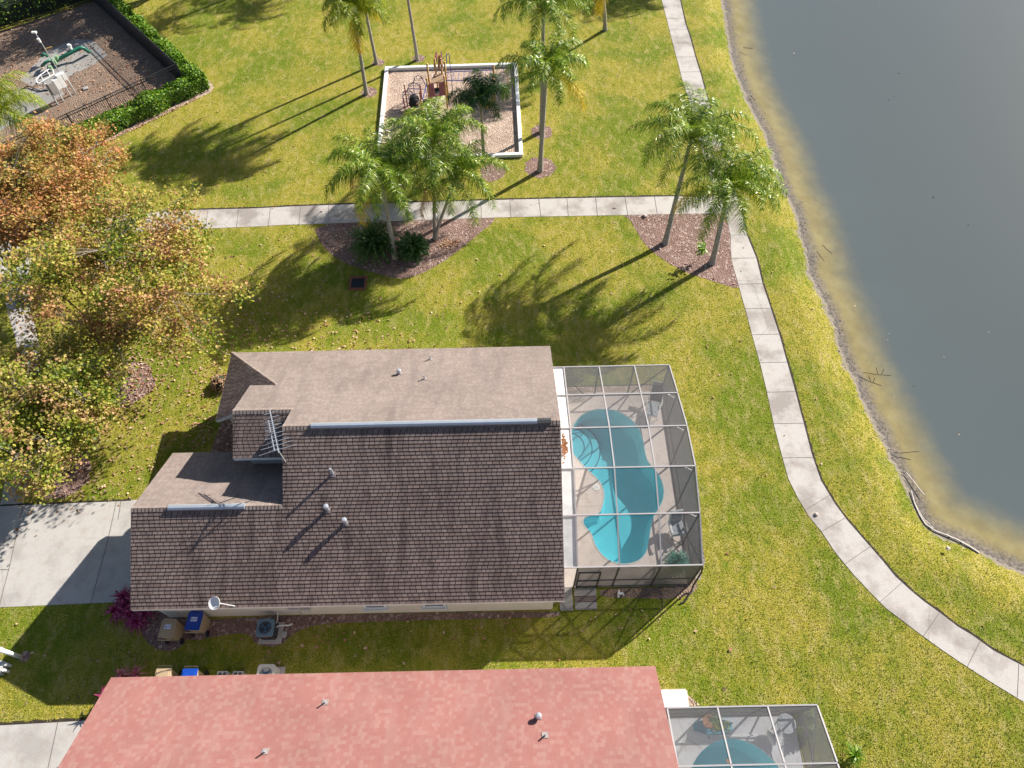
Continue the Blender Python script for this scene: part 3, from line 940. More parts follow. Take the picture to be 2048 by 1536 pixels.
zS = lambda y: ZE + S * (y - YS)
zN = lambda y: ZE + S * (YN - y)
for x, y, r_, h, cp in ((-7.03, 11.7, .05, .48, False), (-7.24, 10.5, .07, .36, True), (-6.55, 10.05, .07, .34, True)):
    pipe_vent(x, y, zS(y), r_, h, 'alum', 's', cp, par=rs)
for x, y, r_, h, cp in ((-4.99, 17.1, .07, .24, True), (-3.82, 16.62, .035, .3, False), (-3.75, 18.33, .035, .3, False)):
    pipe_vent(x, y, zN(y), r_, h, 'alum', 'n', cp, par=rn)
# thin black tube drawn in place of a wire's shadow on the garage roof
b = MB(HO)
pts = []
for x, y in ((475, 985), (470, 995), (452, 1004), (440, 1010)):
    X, Y = at(x, y, 4.4); pts.append((X, Y, ZE + S * (14.05 - Y) + .03))
b.tube(pts, .012, 5); b.build('cable_shadow', M['black'], house)

# ---- television antenna on a mast
mx, my, mz = *at(561, 908, 6.15), 6.15
t = thing('television_antenna', (mx, my, zS(my) - .1), 'silver many armed television antenna on a short mast above the entry roof', 'antenna')
AO = (mx, my, zS(my) - .1)
b = MB(AO); b.tube([(mx, my, AO[2]), (mx, my, mz + .35)], .025); b.build('mast', M['galv'], t)
bd = Vector((at(540, 820, 6.4)[0] - mx, at(540, 820, 6.4)[1] - my, 0)); Lb = bd.length; bd.normalize()
sdv = Vector((-bd.y, bd.x, 0))
b = MB(AO)
for zz, off_, l0, l1 in ((.28, .0, -.1, Lb), (.10, -.17, .15, Lb * .82)):
    o_ = Vector((mx, my, mz + zz)) - sdv * off_
    b.bar(o_ + bd * l0, o_ + bd * l1, .035)
b.bar(Vector((mx, my, mz + .28)) + bd * .8, Vector((mx, my, mz + .1)) + sdv * .17 + bd * 1.0, .04)
boom = b.build('boom', M['alum'], t)
for i, l_ in enumerate((1.75, 1.5, 1.25, 1.0, .85, .8, .75, .8, .7, .6)):
    b = MB(AO)
    o_ = Vector((mx, my, mz + .28)) + bd * (.05 + i * Lb / 10.2)
    tl = .10 * (1 if i % 2 else -1)
    for s_ in (-1, 1):
        b.tube([o_, o_ + Vector((-.95, -.31, 0)) * s_ * l_ * .42 + Vector((0, 0, tl * .3))], .010, 5)
    b.build('antenna_rod', M['alum'], boom)
for i in range(7):
    b = MB(AO)
    o_ = Vector((mx, my, mz + .10)) + sdv * .17 + bd * (.2 + i * .2)
    for s_ in (-1, 1): b.tube([o_, o_ + sdv * s_ * .2], .010, 5)
    b.build('antenna_rod', M['alum'], boom)

# ---- satellite dish on tripod legs on the south fascia
dx, dy = at(430, 1206, 3.15)
t = thing('satellite_dish', (dx + .5, dy - .05, 2.6), 'round cream satellite dish on struts at the south eave of the brown roof', 'satellite dish')
DO = (dx + .5, dy - .05, 2.6)
look = Vector((-.25, -.35, .9)).normalized()
uu = look.cross(Vector((1, 0, 0))).normalized(); vv = look.cross(uu)
b = MB(DO)
c0 = Vector((dx, dy, 3.15))
rings = []
for r_ in (0, .08, .16, .22, .25):
    rings.append([c0 + (uu * math.cos(a * math.pi / 12) + vv * math.sin(a * math.pi / 12)) * r_ + look * (r_ * r_ * .9) for a in range(24)])
for k in range(4):
    for a in range(24):
        b.quad(rings[k][a], rings[k][(a + 1) % 24], rings[k + 1][(a + 1) % 24], rings[k + 1][a])
for a in range(24):
    b.quad(rings[4][a], rings[4][(a + 1) % 24], rings[4][(a + 1) % 24] - look * .02, rings[4][a] - look * .02)
b.build('dish', M['white'], t, smooth=True)
b = MB(DO)
ft = Vector((dx + .62, dy - .02, 2.72))
b.tube([c0 - look * .03, c0 - look * .12 + Vector((.15, -.02, -.1)), ft], .025)
b.tube([c0 + Vector((.1, -.14, 0)), c0 + Vector((.12, -.16, .05)) + look * .22, c0 + Vector((.02, -.06, .02)) + look * .30], .014, 6)
b.build('arm', M['alum_gray'], t)
for q in ((.95, -.34, -1.2), (.75, -.36, -1.15)):
    b = MB(DO); b.bar(ft, Vector((dx + q[0], dy + q[1] + .6, 2.72 + q[2] * .35)), .035); b.build('strut', M['alum_gray'], t)

# ------------------------------------------------------------------ red roof house
red = thing('red_roof_house', (-5, -1, 0), 'long house with mottled pink and red shingle roof at the picture bottom', 'house')
RO = (-5, -1, 0)
rx0, rx1, ryn = -14.93, 5.04, 4.88
RL = 6.2 * CS
b = MB(RO)
course_roof(b, ryn, -1, 2.7, [(0, RL, lambda s: rx0, lambda s: rx1)], RL, proud=.008)
rrn = b.build('north_roof', M['red'], red)
b = MB(RO)
course_roof(b, ryn - 12.4, 1, 2.7, [(0, RL, lambda s: rx0, lambda s: rx1)], RL, proud=.008)
b.build('south_roof', M['red'], red)
zr2 = 2.7 + S * 6.2
b = MB(RO); caps(b, (rx0, ryn - 6.2, zr2), (rx1, ryn - 6.2, zr2), 120); b.build('ridge_cap', M['red'], red)
b = MB(RO)
b.prism([(ryn - .4, 0), (ryn - .4, 2.7 + S * .4 - .16), (ryn - 6.2, zr2 - .16), (ryn - 12.0, 2.7 + S * .4 - .16), (ryn - 12.0, 0)], rx0 + .3, rx1 - .35)
b.build('wall', M['wall'], red)
b = MB(RO)
b.box(((rx0 + rx1) / 2, ryn - .012, 2.6), (rx1 - rx0, .03, .18))
for x in (rx0 + .02, rx1 - .02):
    b.bar((x, ryn - .03, 2.6), (x, ryn - 6.2, zr2 - .1), .028, .17); b.bar((x, ryn - 12.37, 2.6), (x, ryn - 6.2, zr2 - .1), .028, .17)
b.build('fascia', M['maroon'], red)
b = MB(RO); b.box((rx1 + .12, 1.0, 2.52), (.24, 5.0, .12)); b.build('gutter', M['bronze'], red)
zR = lambda y: 2.7 + S * (ryn - y)
for x, y, r_, h, cp in ((-6.78, 3.8, .03, .3, False), (.66, 3.15, .075, .26, True), (.86, 2.55, .03, .28, False), (-8.34, 2.22, .03, .3, False)):
    pipe_vent(x, y, zR(y), r_, h, 'alum', 'n', cp, RO, rrn)

# ------------------------------------------------------------------ pool enclosures
def enclosure(label, x0, xs_, rows, base, label_door=None, pan=None, door=None, y_wall0=None, open_s=False):
    """x0: house side, xs_: beam xs, rows: (y, z) of the cross frames from north to south; base: (yN, yS) walls"""
    xe = xs_[-1]
    o = (xe, rows[-1][0], 0)
    t = thing('pool_enclosure', o, label, 'pool enclosure')
    w = .052
    for y, z in rows:
        b = MB(o); b.bar((x0, y, z), (xe, y, z), w, .07); b.build('cross_beam', M['frame'], t)
    for x in xs_:
        for (ya, za), (yb, zb) in zip(rows, rows[1:]):
            b = MB(o); b.bar((x, ya - .032, za), (x, yb + .032, zb), w, .06); b.build('roof_beam', M['frame'], t)
    # posts: east side under each frame, north and south under each beam
    for y, z in rows:
        b = MB(o); b.box((xe, y, (z - .04) / 2 + .02), (.06, .06, z - .08)); b.build('post', M['bronze'], t)
    for x in xs_[:-1]:
        for y, z in ((rows[0],) if open_s else (rows[0], rows[-1])):
            b = MB(o); b.box((x, y, (z - .04) / 2 + .02), (.06, .06, z - .08)); b.build('post', M['bronze'], t)
    # rails
    for z in (.06, .92):
        b = MB(o); b.bar((xe, rows[0][0] - .03, z), (xe, rows[-1][0] + .03, z), .045); b.build('rail', M['bronze'], t)
        for y in ((rows[0][0],) if open_s else (rows[0][0], rows[-1][0])):
            b = MB(o)
            b.bar((xs_[0] + (.9 if (door and y == rows[-1][0]) else 0), y, z), (xe - .03, y, z), .045); b.build('rail', M['bronze'], t)
    # screens
    for (ya, za), (yb, zb) in zip(rows, rows[1:]):
        for xa, xb in zip(xs_, xs_[1:]):
            b = MB(o); b.quad((xa + .03, ya - .03, za), (xb - .03, ya - .03, za), (xb - .03, yb + .03, zb), (xa + .03, yb + .03, zb)); b.build('roof_screen', M['screen_roof'], t)
        b = MB(o); b.quad((xe, ya - .03, .08), (xe, yb + .03, .08), (xe, yb + .03, zb - .03), (xe, ya - .03, za - .03)); b.build('wall_screen', M['screen_wall'], t)
    for xa, xb in zip(xs_, xs_[1:]):
        for y, z in ((rows[0],) if open_s else (rows[0], rows[-1])):
            b = MB(o); b.quad((xa + .03, y, .08), (xb - .03, y, .08), (xb - .03, y, z - .03), (xa + .03, y, z - .03)); b.build('wall_screen', M['screen_wall'], t)
    return t, o


rows1 = [(18.18, 2.62), (16.27, 3.23), (14.27, 3.82), (12.29, 4.02), (10.47, 3.52), (8.62, 2.68)]
xs1 = [2.45, 4.10, 5.76, 7.40]
cage, CO = enclosure('large screened pool enclosure with arched frame beside the brown roofed house', 1.9, xs1, rows1, None, door=True)
# pan strip between roof and screen
for (ya, za), (yb, zb) in zip(rows1, rows1[1:]):
    b = MB(CO)
    b.quad((1.88, ya - .04, za - .02), (2.42, ya - .04, za - .02), (2.42, yb + .04, zb - .02), (1.88, yb + .04, zb - .02))
    b.quad((2.42, ya - .04, za - .14), (2.42, ya - .04, za - .02), (2.42, yb + .04, zb - .02), (2.42, yb + .04, zb - .14))
    b.build('pan_roof', M['white_dull'], cage)
# diagonal braces
br = [((7.40, 18.18, 2.55), (5.9, 18.18, .12)), ((2.45, 18.18, 1.9), (3.6, 18.18, .12)), ((7.40, 8.64, 2.6), (7.40, 11.4, .12))]
for i in range(1, 5):
    y, z = rows1[i]
    br.append(((7.38, y + .02, z - .5), (6.9, y + .02, z - .04)))
for a, c in br:
    b = MB(CO); b.bar(a, c, .045); b.build('brace', M['bronze' if abs(a[2] - c[2]) > 1 else 'alum_gray'], cage)
b = MB(CO)
for a, c in (((2.55, 8.6, .1), (2.55, 8.6, 2.05)), ((3.42, 8.6, .1), (3.42, 8.6, 2.05)), ((2.55, 8.6, 2.05), (3.42, 8.6, 2.05)), ((2.55, 8.6, .12), (3.42, 8.6, .12)), ((2.55, 8.6, .95), (3.42, 8.6, .95))):
    b.bar(a, c, .06)
b.build('door', M['bronze'], cage)
b = MB(CO); b.tube([(7.45, 8.62, 2.4), (7.5, 8.55, 1.9), (7.5, 8.5, .25), (7.42, 8.3, .06), (7.1, 7.9, .05), (6.9, 7.82, .04)], .035, 8); b.build('downspout', M['black'], cage)
# leaves caught on the pan roof
b = MB()
rg_ = random.Random(5)
X0, Y0 = at(1128, 897, 3.9)
for _ in range(90):
    x = X0 + rg_.gauss(0, .05); y = Y0 + rg_.gauss(0, .22); z = 3.99 + rg_.uniform(0, .04); s_ = .05
    b.quad((x - s_, y, z), (x, y - s_, z), (x + s_, y, z + .02), (x, y + s_, z + .01))
tag(b.build('leaf_pile', M['leafpile']), 'small rusty heap of leaves caught on the white pan roof strip', 'leaf pile')

rows2 = [(3.50, 2.5), (1.62, 3.1), (-.3, 3.6), (-2.3, 3.6), (-4.2, 3.1), (-6.0, 2.5)]
cage2, C2O = enclosure('screened pool enclosure with grey deck beside the red roofed house', 5.3, [5.32, 7.12, 8.92, 10.70], rows2, None, open_s=False)
b = MB(C2O); b.bar((10.70, 3.5, 2.42), (10.70, 1.0, .12), .045); b.bar((10.7, 3.5, 2.45), (9.4, 3.5, .12), .045); b.build('brace', M['frame'], cage2)
t = thing('concrete_pad', (*at(1346, 1400), 0), 'bright white square pad at the corner of the red roofed house', 'pad')
PX = at(1346, 1400)
b = MB(); b.box((.05, .02, .06), (.98, .62, .12)); b.build('slab', M['white'], t, bevel=.01)
b = MB(); b.box((.05, .36, .035), (.98, .06, .07)); b.box((.57, .02, .03), (.05, .62, .06)); b.build('slab_edging', M['stone'], t)
tag(fill_sheet('sand_patch', smooth_loop([at(x, y, .006) for x, y in [(1362, 1380), (1374, 1388), (1392, 1403), (1404, 1412), (1340, 1414), (1330, 1390)]], 1), [], .006, M['mulch_pink']), kind='structure')

# ---- steps outside the big cage's door
for (x0, x1, y0, y1, z0, z1, mt, lab) in ((2.46, 3.40, 8.22, 8.55, 0, .05, 'slab', 'pale concrete step right outside the cage door'), (2.46, 3.40, 7.98, 8.2, 0, .03, 'deck', ''), (2.46, 3.38, 7.66, 7.96, 0, .04, 'slab', 'pale concrete paver furthest from the cage door')):
    if mt == 'deck':
        bb = MB(); bb.box(((x0 + x1) / 2, (y0 + y1) / 2, .012), (x1 - x0, y1 - y0, .03))
        tag(bb.build('door_mat', simple('brown_mat', (.16, .12, .11), .95)), 'brown mat between two pale pavers by the cage door', 'mat'); continue
    bb = MB(); bb.box(((x0 + x1) / 2, (y0 + y1) / 2, z1 / 2), (x1 - x0, y1 - y0, z1))
    tag(bb.build('paver', M[mt], bevel=.008), lab, 'paver', 'pavers outside the cage door')
bb = MB(); bb.box((2.1, 8.1, .03), (.55, .95, .06)); tag(bb.build('side_slab', M['slab']), 'narrow grey concrete slab between house corner and pavers', 'slab')


# ------------------------------------------------------------------ patio furniture
def cushion(b, c, d, rz, rx=0):
    Mx = Matrix.Rotation(rz, 3, 'Z') @ Matrix.Rotation(rx, 3, 'X')
    b.box(c, d, m=Mx)


# reclining lounge chair
x, y = at(1306, 815)
lc = thing('lounge_chair', (x, y, ZD), 'reclining lounge chair with dark raised back inside the large pool cage', 'lounge chair', rz=R(-18))
b = MB()
for s_ in (-1, 1):
    b.tube([(s_ * .32, -.75, .32), (s_ * .32, .1, .36), (s_ * .33, .95, .85)], .018, 6)
    b.tube([(s_ * .32, -.55, .33), (s_ * .34, -.65, 0)], .018, 6)
    b.tube([(s_ * .32, .15, .36), (s_ * .34, .3, 0)], .018, 6)
    b.tube([(s_ * .34, .25, .5), (s_ * .36, -.15, .55), (s_ * .34, -.2, .33)], .018, 6)
b.tube([(-.33, .95, .85), (.33, .95, .85)], .018, 6); b.tube([(-.32, -.75, .32), (.32, -.75, .32)], .018, 6)
b.build('frame', M['white'], lc)
b = MB(); cushion(b, (0, -.33, .38), (.56, .8, .07), 0); b.build('seat_cushion', M['cushion'], lc, bevel=.02)
b = MB(); cushion(b, (0, .50, .66), (.56, .95, .07), 0, R(31)); b.build('back_cushion', M['cushion_dark'], lc, bevel=.02)
# armchair
x, y = at(1350, 1062)
ac = thing('patio_armchair', (x, y, ZD), 'grey cushioned armchair with white frame near the southeast of the large pool cage', 'armchair', rz=R(8))
b = MB()
for s_ in (-1, 1):
    b.tube([(s_ * .33, -.34, 0), (s_ * .33, -.36, .62), (s_ * .35, .30, .66)], .02, 6)
    b.tube([(s_ * .33, .40, 0), (s_ * .30, .30, .45), (s_ * .28, .52, 1.12)], .02, 6)
    b.tube([(s_ * .31, -.32, .36), (s_ * .31, .3, .34)], .02, 6)
b.tube([(-.28, .52, 1.12), (.28, .52, 1.12)], .02, 6); b.tube([(-.33, -.34, .3), (.33, -.34, .3)], .02, 6)
b.build('frame', M['white'], ac)
b = MB(); cushion(b, (0, -.05, .42), (.58, .6, .12), 0); b.build('seat_cushion', M['cushion'], ac, bevel=.03)
b = MB(); cushion(b, (0, .38, .80), (.52, .12, .78), 0, R(-14)); b.build('back_cushion', M['cushion'], ac, bevel=.03)
for s_ in (-1, 1):
    b = MB(); b.box((s_ * .34, -.03, .68), (.09, .6, .035)); b.build('armrest', M['white'], ac, bevel=.01)
for s_ in (-1, 1):
    b = MB(); b.tube([(s_ * .3, -.32, .02), (-s_ * .1, -.75, .16), (-s_ * .2, -.8, .2)], .018, 6); b.build('leg', M['bronze'], ac)


# ------------------------------------------------------------------ foliage
def blade(b, p, d, side, L, w, droop, seg=2):
    """tapering leaf ribbon"""
    p = Vector(p); d = Vector(d).normalized(); side = Vector(side).normalized()
    prev = None
    for k in range(seg + 1):
        t = k / seg
        q = p + d * L * t + Vector((0, 0, -droop * L * t * t))
        ww = w * (1 - t) * .5 if k else w * .35
        if k == 1 and seg > 1: ww = w * .5
        cur = (q - side * ww, q + side * ww)
        if prev:
            if k == seg: b.quad(prev[0], prev[1], q)
            else: b.quad(prev[0], prev[1], cur[1], cur[0])
        prev = cur


def frond(b, rb, o, az, e0, bend, L, rg, nl=50, lw=.033, ll=.80):
    pts = []; p = Vector(o); n = 14
    for i in range(n + 1):
        t = i / n
        e = max(e0 - bend * t ** 1.55, -1.4)
        d = Vector((math.cos(az) * math.cos(e), math.sin(az) * math.cos(e), math.sin(e)))
        pts.append((p.copy(), d))
        p += d * L / n
    rb.tube([q for q, _ in pts], [.03 * (1 - .85 * i / n) for i in range(n + 1)], 4, cap=False)
    sd_ = Vector((-math.sin(az), math.cos(az), 0))
    for j in range(nl):
        t = .10 + .90 * (j + rg.random() * .6) / nl
        k = min(n - 1, int(t * n)); fr = t * n - k
        q = pts[k][0].lerp(pts[k + 1][0], fr); d = pts[k][1]
        up = d.cross(sd_)
        prof = min(1, (t - .02) * 4) * (1 - .6 * max(0, t - .5) / .5)
        for s_ in (-1, 1):
            a = rg.uniform(-.45, .8)
            ld = (sd_ * s_ * math.cos(a) * .9 + up * math.sin(a) + d * rg.uniform(.25, .65)).normalized()
            l_ = ll * prof * rg.uniform(.8, 1.15)
            blade(b, q, ld, d * .8 + up * rg.uniform(-.5, .5), l_, lw * rg.uniform(.8, 1.25), rg.uniform(.45, 1.2), 3)


def palm(base, top, L, n, seed, label, mt='palm', yellow=0, dead=0, bend=1.0, r0=.15, trunks=None, group='queen palms around the lawn', up=1.0, dens=1.0):
    rg = random.Random(seed)
    o = (base[0], base[1], 0)
    t = thing('palm_tree', o, label, 'palm tree', group)
    tops = [top] if trunks is None else trunks
    lf = MB(o); rb = MB(o); tk = MB(o); extra = []
    for ti, tp in enumerate(tops):
        bx, by = base
        pts = []; rr = []
        for i in range(13):
            s_ = i / 12
            h = s_ * s_ * (3 - 2 * s_) * .35 + s_ * .65
            pts.append((bx + (tp[0] - bx) * h, by + (tp[1] - by) * h, tp[2] * s_ - (.05 if i == 0 else 0)))
            rr.append(r0 * (1.35 - .35 * min(1, s_ * 8)) * (1 - .35 * s_))
        # ringed bark: duplicate rings with small steps
        P2 = []; R2 = []
        for i in range(len(pts) - 1):
            for k in range(5):
                f = k / 5
                P2.append(tuple(pts[i][j] + (pts[i + 1][j] - pts[i][j]) * f for j in range(3)))
                R2.append((rr[i] + (rr[i + 1] - rr[i]) * f) * (1.0 if k % 2 else 1.05))
        P2.append(pts[-1]); R2.append(rr[-1])
        tk.tube(P2, R2, 12)
        # leaf bases at the top
        for k in range(14):
            a = k * 2.399; e = rg.uniform(.5, 1.2)
            d = Vector((math.cos(a) * math.cos(e), math.sin(a) * math.cos(e), math.sin(e)))
            q = Vector(tp) + Vector((0, 0, -.25 + k * .03))
            tk.tube([q, q + d * .45], [.07, .02], 5)
        nn = int(n * 1.12)
        for k in range(nn):
            age = k / nn
            az = k * 2.39996 + rg.uniform(-.25, .25) + seed
            e0 = R(82 - 62 * age ** .9) + rg.uniform(-.12, .12)
            bd_ = (R(132) + R(0) * age) * rg.uniform(.82, 1.15) * bend
            l_ = 1.30 * L * rg.uniform(.86, 1.1) * (.8 if age < .12 else 1)
            tgt = lf
            if age > .86 and k >= nn - yellow - dead:
                e0 -= .30
                ex = MB(o)
                frond(ex, rb, Vector(tp), az, e0, bd_, l_, rg, nl=int(104 * dens))
                extra.append(('dead_frond', 'palm_dead', ex) if k >= nn - dead else ('yellow_frond', 'palm_yellow', ex))
                continue
            frond(tgt, rb, Vector(tp) + Vector((0, 0, rg.uniform(0, .25))), az, e0 * up, bd_, l_, rg, nl=int(104 * dens))
    tk.build('trunk', M['bark'], t, smooth=True)
    lf.build('crown', M[mt], t)
    rb.build('frond_stem', M['rachis'], t)
    for nm_, mt_, ex in extra: ex.build(nm_, M[mt_], t)
    return t


def P3(px, py, z): return (*at(px, py, z), z)


palm(at(1330, 487), P3(1381, 283, 5.7), 3.2, 24, 11, 'tallest green palm in the corner mulch bed, its crown left of its shorter neighbour', yellow=1, dead=1, r0=.15)
palm(at(1424, 526), P3(1456, 388, 4.6), 2.9, 24, 12, 'shorter green palm beside the lakeside path with a drooping yellow frond', yellow=2, r0=.16)
palm(at(1080, 342), P3(1092, 150, 6.4), 2.35, 18, 13, 'palm in a round mulch ring at the southeast corner of the playground', yellow=1, dead=1, r0=.15)
palm(at(1083, 264), P3(1087, 22, 7.6), 2.6, 20, 14, 'palm whose crown touches the top edge behind the southeast playground palm', yellow=1, r0=.14)
palm(at(968, 322), P3(962, 205, 3.9), 1.75, 11, 15, 'small dark green palm standing at the south border of the playground', 'palm_dark', r0=.12)
palm(at(870, 478), None, 2.75, 20, 16, 'twin trunk palm with bright fronds in the mulch bed south of the playground', trunks=[P3(866, 290, 4.9), P3(908, 358, 3.7)], yellow=0, dead=1, r0=.10)
palm(at(790, 515), P3(762, 356, 4.3), 2.9, 26, 17, 'blue green palm with hanging brown frond at the west of the mulch bed', yellow=1, dead=2, r0=.14)
palm(at(733, 188), P3(708, 30, 5.8), 2.0, 18, 18, 'yellow green palm with a hanging golden frond west of the playground', 'palm_light', yellow=2, r0=.13)
palm(at(753, 127), (at(753, 127)[0] - .2, at(753, 127)[1] + .2, 8.3), 2.5, 20, 19, 'palm with curved trunk at top edge, second from the left of the playground', 'palm_light', r0=.11)
palm(at(835, 120), (at(835, 120)[0] - .2, at(835, 120)[1] + .1, 8.8), 2.5, 20, 20, 'palm with curved trunk cropped by the top edge above the playground corner', 'palm', dead=1, r0=.11)
palm(at(-10, 330), P3(-8, 240, 3.4), 3.0, 24, 21, 'pale yellow green palm at the left edge by the fenced yard', 'palm_light', r0=.15)
palm(at(1210, 60), P3(1205, -52, 5.0), 2.4, 18, 22, 'palm above the top edge dropping golden frond tips beside the path', 'palm_light', yellow=4, r0=.14)
for i, (x, y, z, L_) in enumerate(((350, 40, 7, 2.6), (520, 10, 7, 2.6), (430, -25, 8, 2.6), (1225, 5, 6, 2.4), (1300, -12, 6, 2.2), (1120, -20, 7, 2.4))):
    X, Y = at(x, y); X += 1.39 * z; Y += 1.09 * z      # stands where its shadow falls back into view
    palm((X, Y), (X + .3, Y + .3, z), L_, 18, 30 + i, 'palm beyond the top edge of the picture', 'palm', r0=.15, dens=.6)


def leaf_poly(b, p, nrm, s_, rg):
    """lobed leaf as one small five-pointed face"""
    nrm = nrm.normalized()
    u = nrm.cross(Vector((rg.gauss(0, 1), rg.gauss(0, 1), rg.gauss(0, 1)))).normalized(); v = nrm.cross(u)
    n0 = len(b.v)
    pts = ((0, -.55), (.5, -.25), (.62, .2), (.18, .22), (0, .68), (-.18, .22), (-.62, .2), (-.5, -.25))
    f = rg.uniform(-.35, .35)
    for x, y in pts:
        q = p + u * x * s_ + v * y * s_ + nrm * (abs(x) * f * s_)
        b.v.append(tuple(q))
    b.f.append(tuple(range(n0, n0 + 8))); b.uv.append(None)


def diamond(b, p, nrm, s_, rg, asp=.5):
    nrm = nrm.normalized()
    u = nrm.cross(Vector((rg.gauss(0, 1), rg.gauss(0, 1), rg.gauss(0, 1)))).normalized(); v = nrm.cross(u)
    b.quad(p - u * s_, p - v * s_ * asp, p + u * s_, p + v * s_ * asp)


def leafy_tree(base, centre, rad, nclus, nleaf, seed, label, mt, leaf=.10, r0=.17, cut=None):
    rg = random.Random(seed)
    o = (base[0], base[1], 0)
    t = thing('sycamore_tree', o, label, 'tree', 'autumn trees by the street')
    lf = MB(o); tk = MB(o); lb = MB(o)
    C0 = Vector(centre)
    fork = Vector((base[0] + (C0.x - base[0]) * .2, base[1] + (C0.y - base[1]) * .2, C0.z * .36))
    tk.tube([(base[0], base[1], -.05), tuple((Vector((base[0], base[1], 0)) + fork) / 2 + Vector((.06, -.05, 0))), tuple(fork)], [r0 * 1.3, r0, r0 * .85], 12)
    limbs = []
    for k in range(8):
        a = k * 2.4 + seed; e = rg.uniform(.25, .9)
        end = C0 + Vector((math.cos(a) * rad[0] * .62, math.sin(a) * rad[1] * .62, rad[2] * rg.uniform(-.35, .45)))
        mid = fork.lerp(end, .5) + Vector((rg.uniform(-.3, .3), rg.uniform(-.3, .3), .35))
        pts = [fork, fork.lerp(mid, .5) + Vector((0, 0, .1)), mid, mid.lerp(end, .5), end]
        lb.tube(pts, [r0 * .5, r0 * .42, r0 * .3, r0 * .2, r0 * .1], 7)
        limbs += [p.lerp(q, f) for p, q in zip(pts, pts[1:]) for f in (.25, .5, .75, 1)]
    top = C0 + Vector((0, 0, rad[2] * .8))
    pts = [fork, fork.lerp(top, .5) + Vector((.2, .1, 0)), top]; lb.tube(pts, [r0 * .6, r0 * .35, r0 * .1], 7); limbs += [p.lerp(q, f) for p, q in zip(pts, pts[1:]) for f in (.3, .6, .8)]
    for c in range(nclus):
        while True:
            v = Vector((rg.uniform(-1, 1), rg.uniform(-1, 1), rg.uniform(-1, 1)))
            if .25 < v.length < 1: break
        v = v * (.75 + .25 * rg.random()) * (1 + .22 * math.sin(3.1 * math.atan2(v.y, v.x) + seed))
        p = C0 + Vector((v.x * rad[0], v.y * rad[1], v.z * rad[2]))
        if cut and cut(p): continue
        near = min(limbs, key=lambda q: (q - p).length)
        m1 = near.lerp(p, .5) + Vector((rg.uniform(-.2, .2), rg.uniform(-.2, .2), rg.uniform(0, .25)))
        lb.tube([near, m1, p, p + (p - m1).normalized() * .4], [.022, .015, .009, .003], 5)
        for k in range(6):
            q = p + Vector((rg.gauss(0, .4), rg.gauss(0, .4), rg.gauss(0, .3)))
            lb.tube([p.lerp(near, .15), q], [.010, .003], 3, cap=False)
        sp = rg.uniform(.22, .46)
        for k in range(int(nleaf * rg.uniform(.6, 1.3))):
            q = p + Vector((rg.gauss(0, sp), rg.gauss(0, sp), rg.gauss(0, sp * .7)))
            leaf_poly(lf, q, Vector((rg.gauss(0, .6), rg.gauss(0, .6), 1)), leaf * rg.uniform(.6, 1.25), rg)
    tk.build('trunk', M['bark2'], t, smooth=True)
    lb.build('branches', M['bark2'], t)
    lf.build('crown', M[mt], t)
    return t


leafy_tree(at(248, 748), (-17.9, 22.0, 5.4), (5.4, 5.0, 3.0), 235, 165, 41, 'large green and yellow autumn tree west of the brown roofed house', 'syc', .105)
leafy_tree(at(40, 600), (-23.6, 27.4, 5.6), (4.9, 4.6, 2.8), 260, 165, 42, 'orange red autumn tree at the left edge below the fenced yard', 'syc_orange', .105)
leafy_tree(at(128, 942), (-20.3, 15.6, 4.4), (3.9, 3.9, 2.3), 210, 165, 43, 'golden autumn tree overhanging the driveway at the left edge', 'syc_gold', .105)
leafy_tree((-27.5, 12.5), (-27.3, 13.0, 5.2), (3.6, 4.2, 2.4), 80, 90, 44, 'autumn tree beyond the left edge across the street path', 'syc_gold', .105)


leafy_tree((-24.0, 58.5), (-24.0, 58.5, 6.5), (4.2, 3.6, 2.6), 110, 90, 45, 'green tree beyond the top edge shading the fenced yard', 'shrub', .15)
leafy_tree((-31.5, 62.0), (-31.5, 62.0, 7.0), (5.0, 3.6, 2.8), 110, 90, 46, 'green tree beyond the top left corner', 'shrub', .15)


def leaf_blob(b, c, rad, n, s_, rg, shell=.75, mode='d'):
    for _ in range(n):
        v = Vector((rg.gauss(0, 1), rg.gauss(0, 1), rg.gauss(0, 1))).normalized()
        if v.z < -.1: v.z *= -.6
        k = shell + (1 - shell) * rg.random()
        k *= 1 + .12 * math.sin(v.x * 7 + c[0]) * math.cos(v.y * 6)
        p = Vector(c) + Vector((v.x * rad[0], v.y * rad[1], v.z * rad[2])) * k
        diamond(b, p, v + Vector((rg.gauss(0, .5), rg.gauss(0, .5), rg.gauss(0, .5))), s_ * rg.uniform(.6, 1.3), rg)


def shrub(px, py, r_, h, label, mt, seed, n=2600, s_=.06, group=None):
    rg = random.Random(seed)
    x, y = at(px, py)
    t = thing('shrub', (x, y, 0), label, 'shrub', group)
    b = MB(); b.lathe((0, 0, 0), [(r_ * .7, 0), (r_ * .8, h * .3), (r_ * .6, h * .65), (.0, h * .85)], 14); b.build('stems', M['hedge_core'], t, smooth=True)
    b = MB(); leaf_blob(b, (0, 0, h * .25), (r_, r_, h * .75), n, s_, rg, .7); b.build('foliage', M[mt], t)
    return t


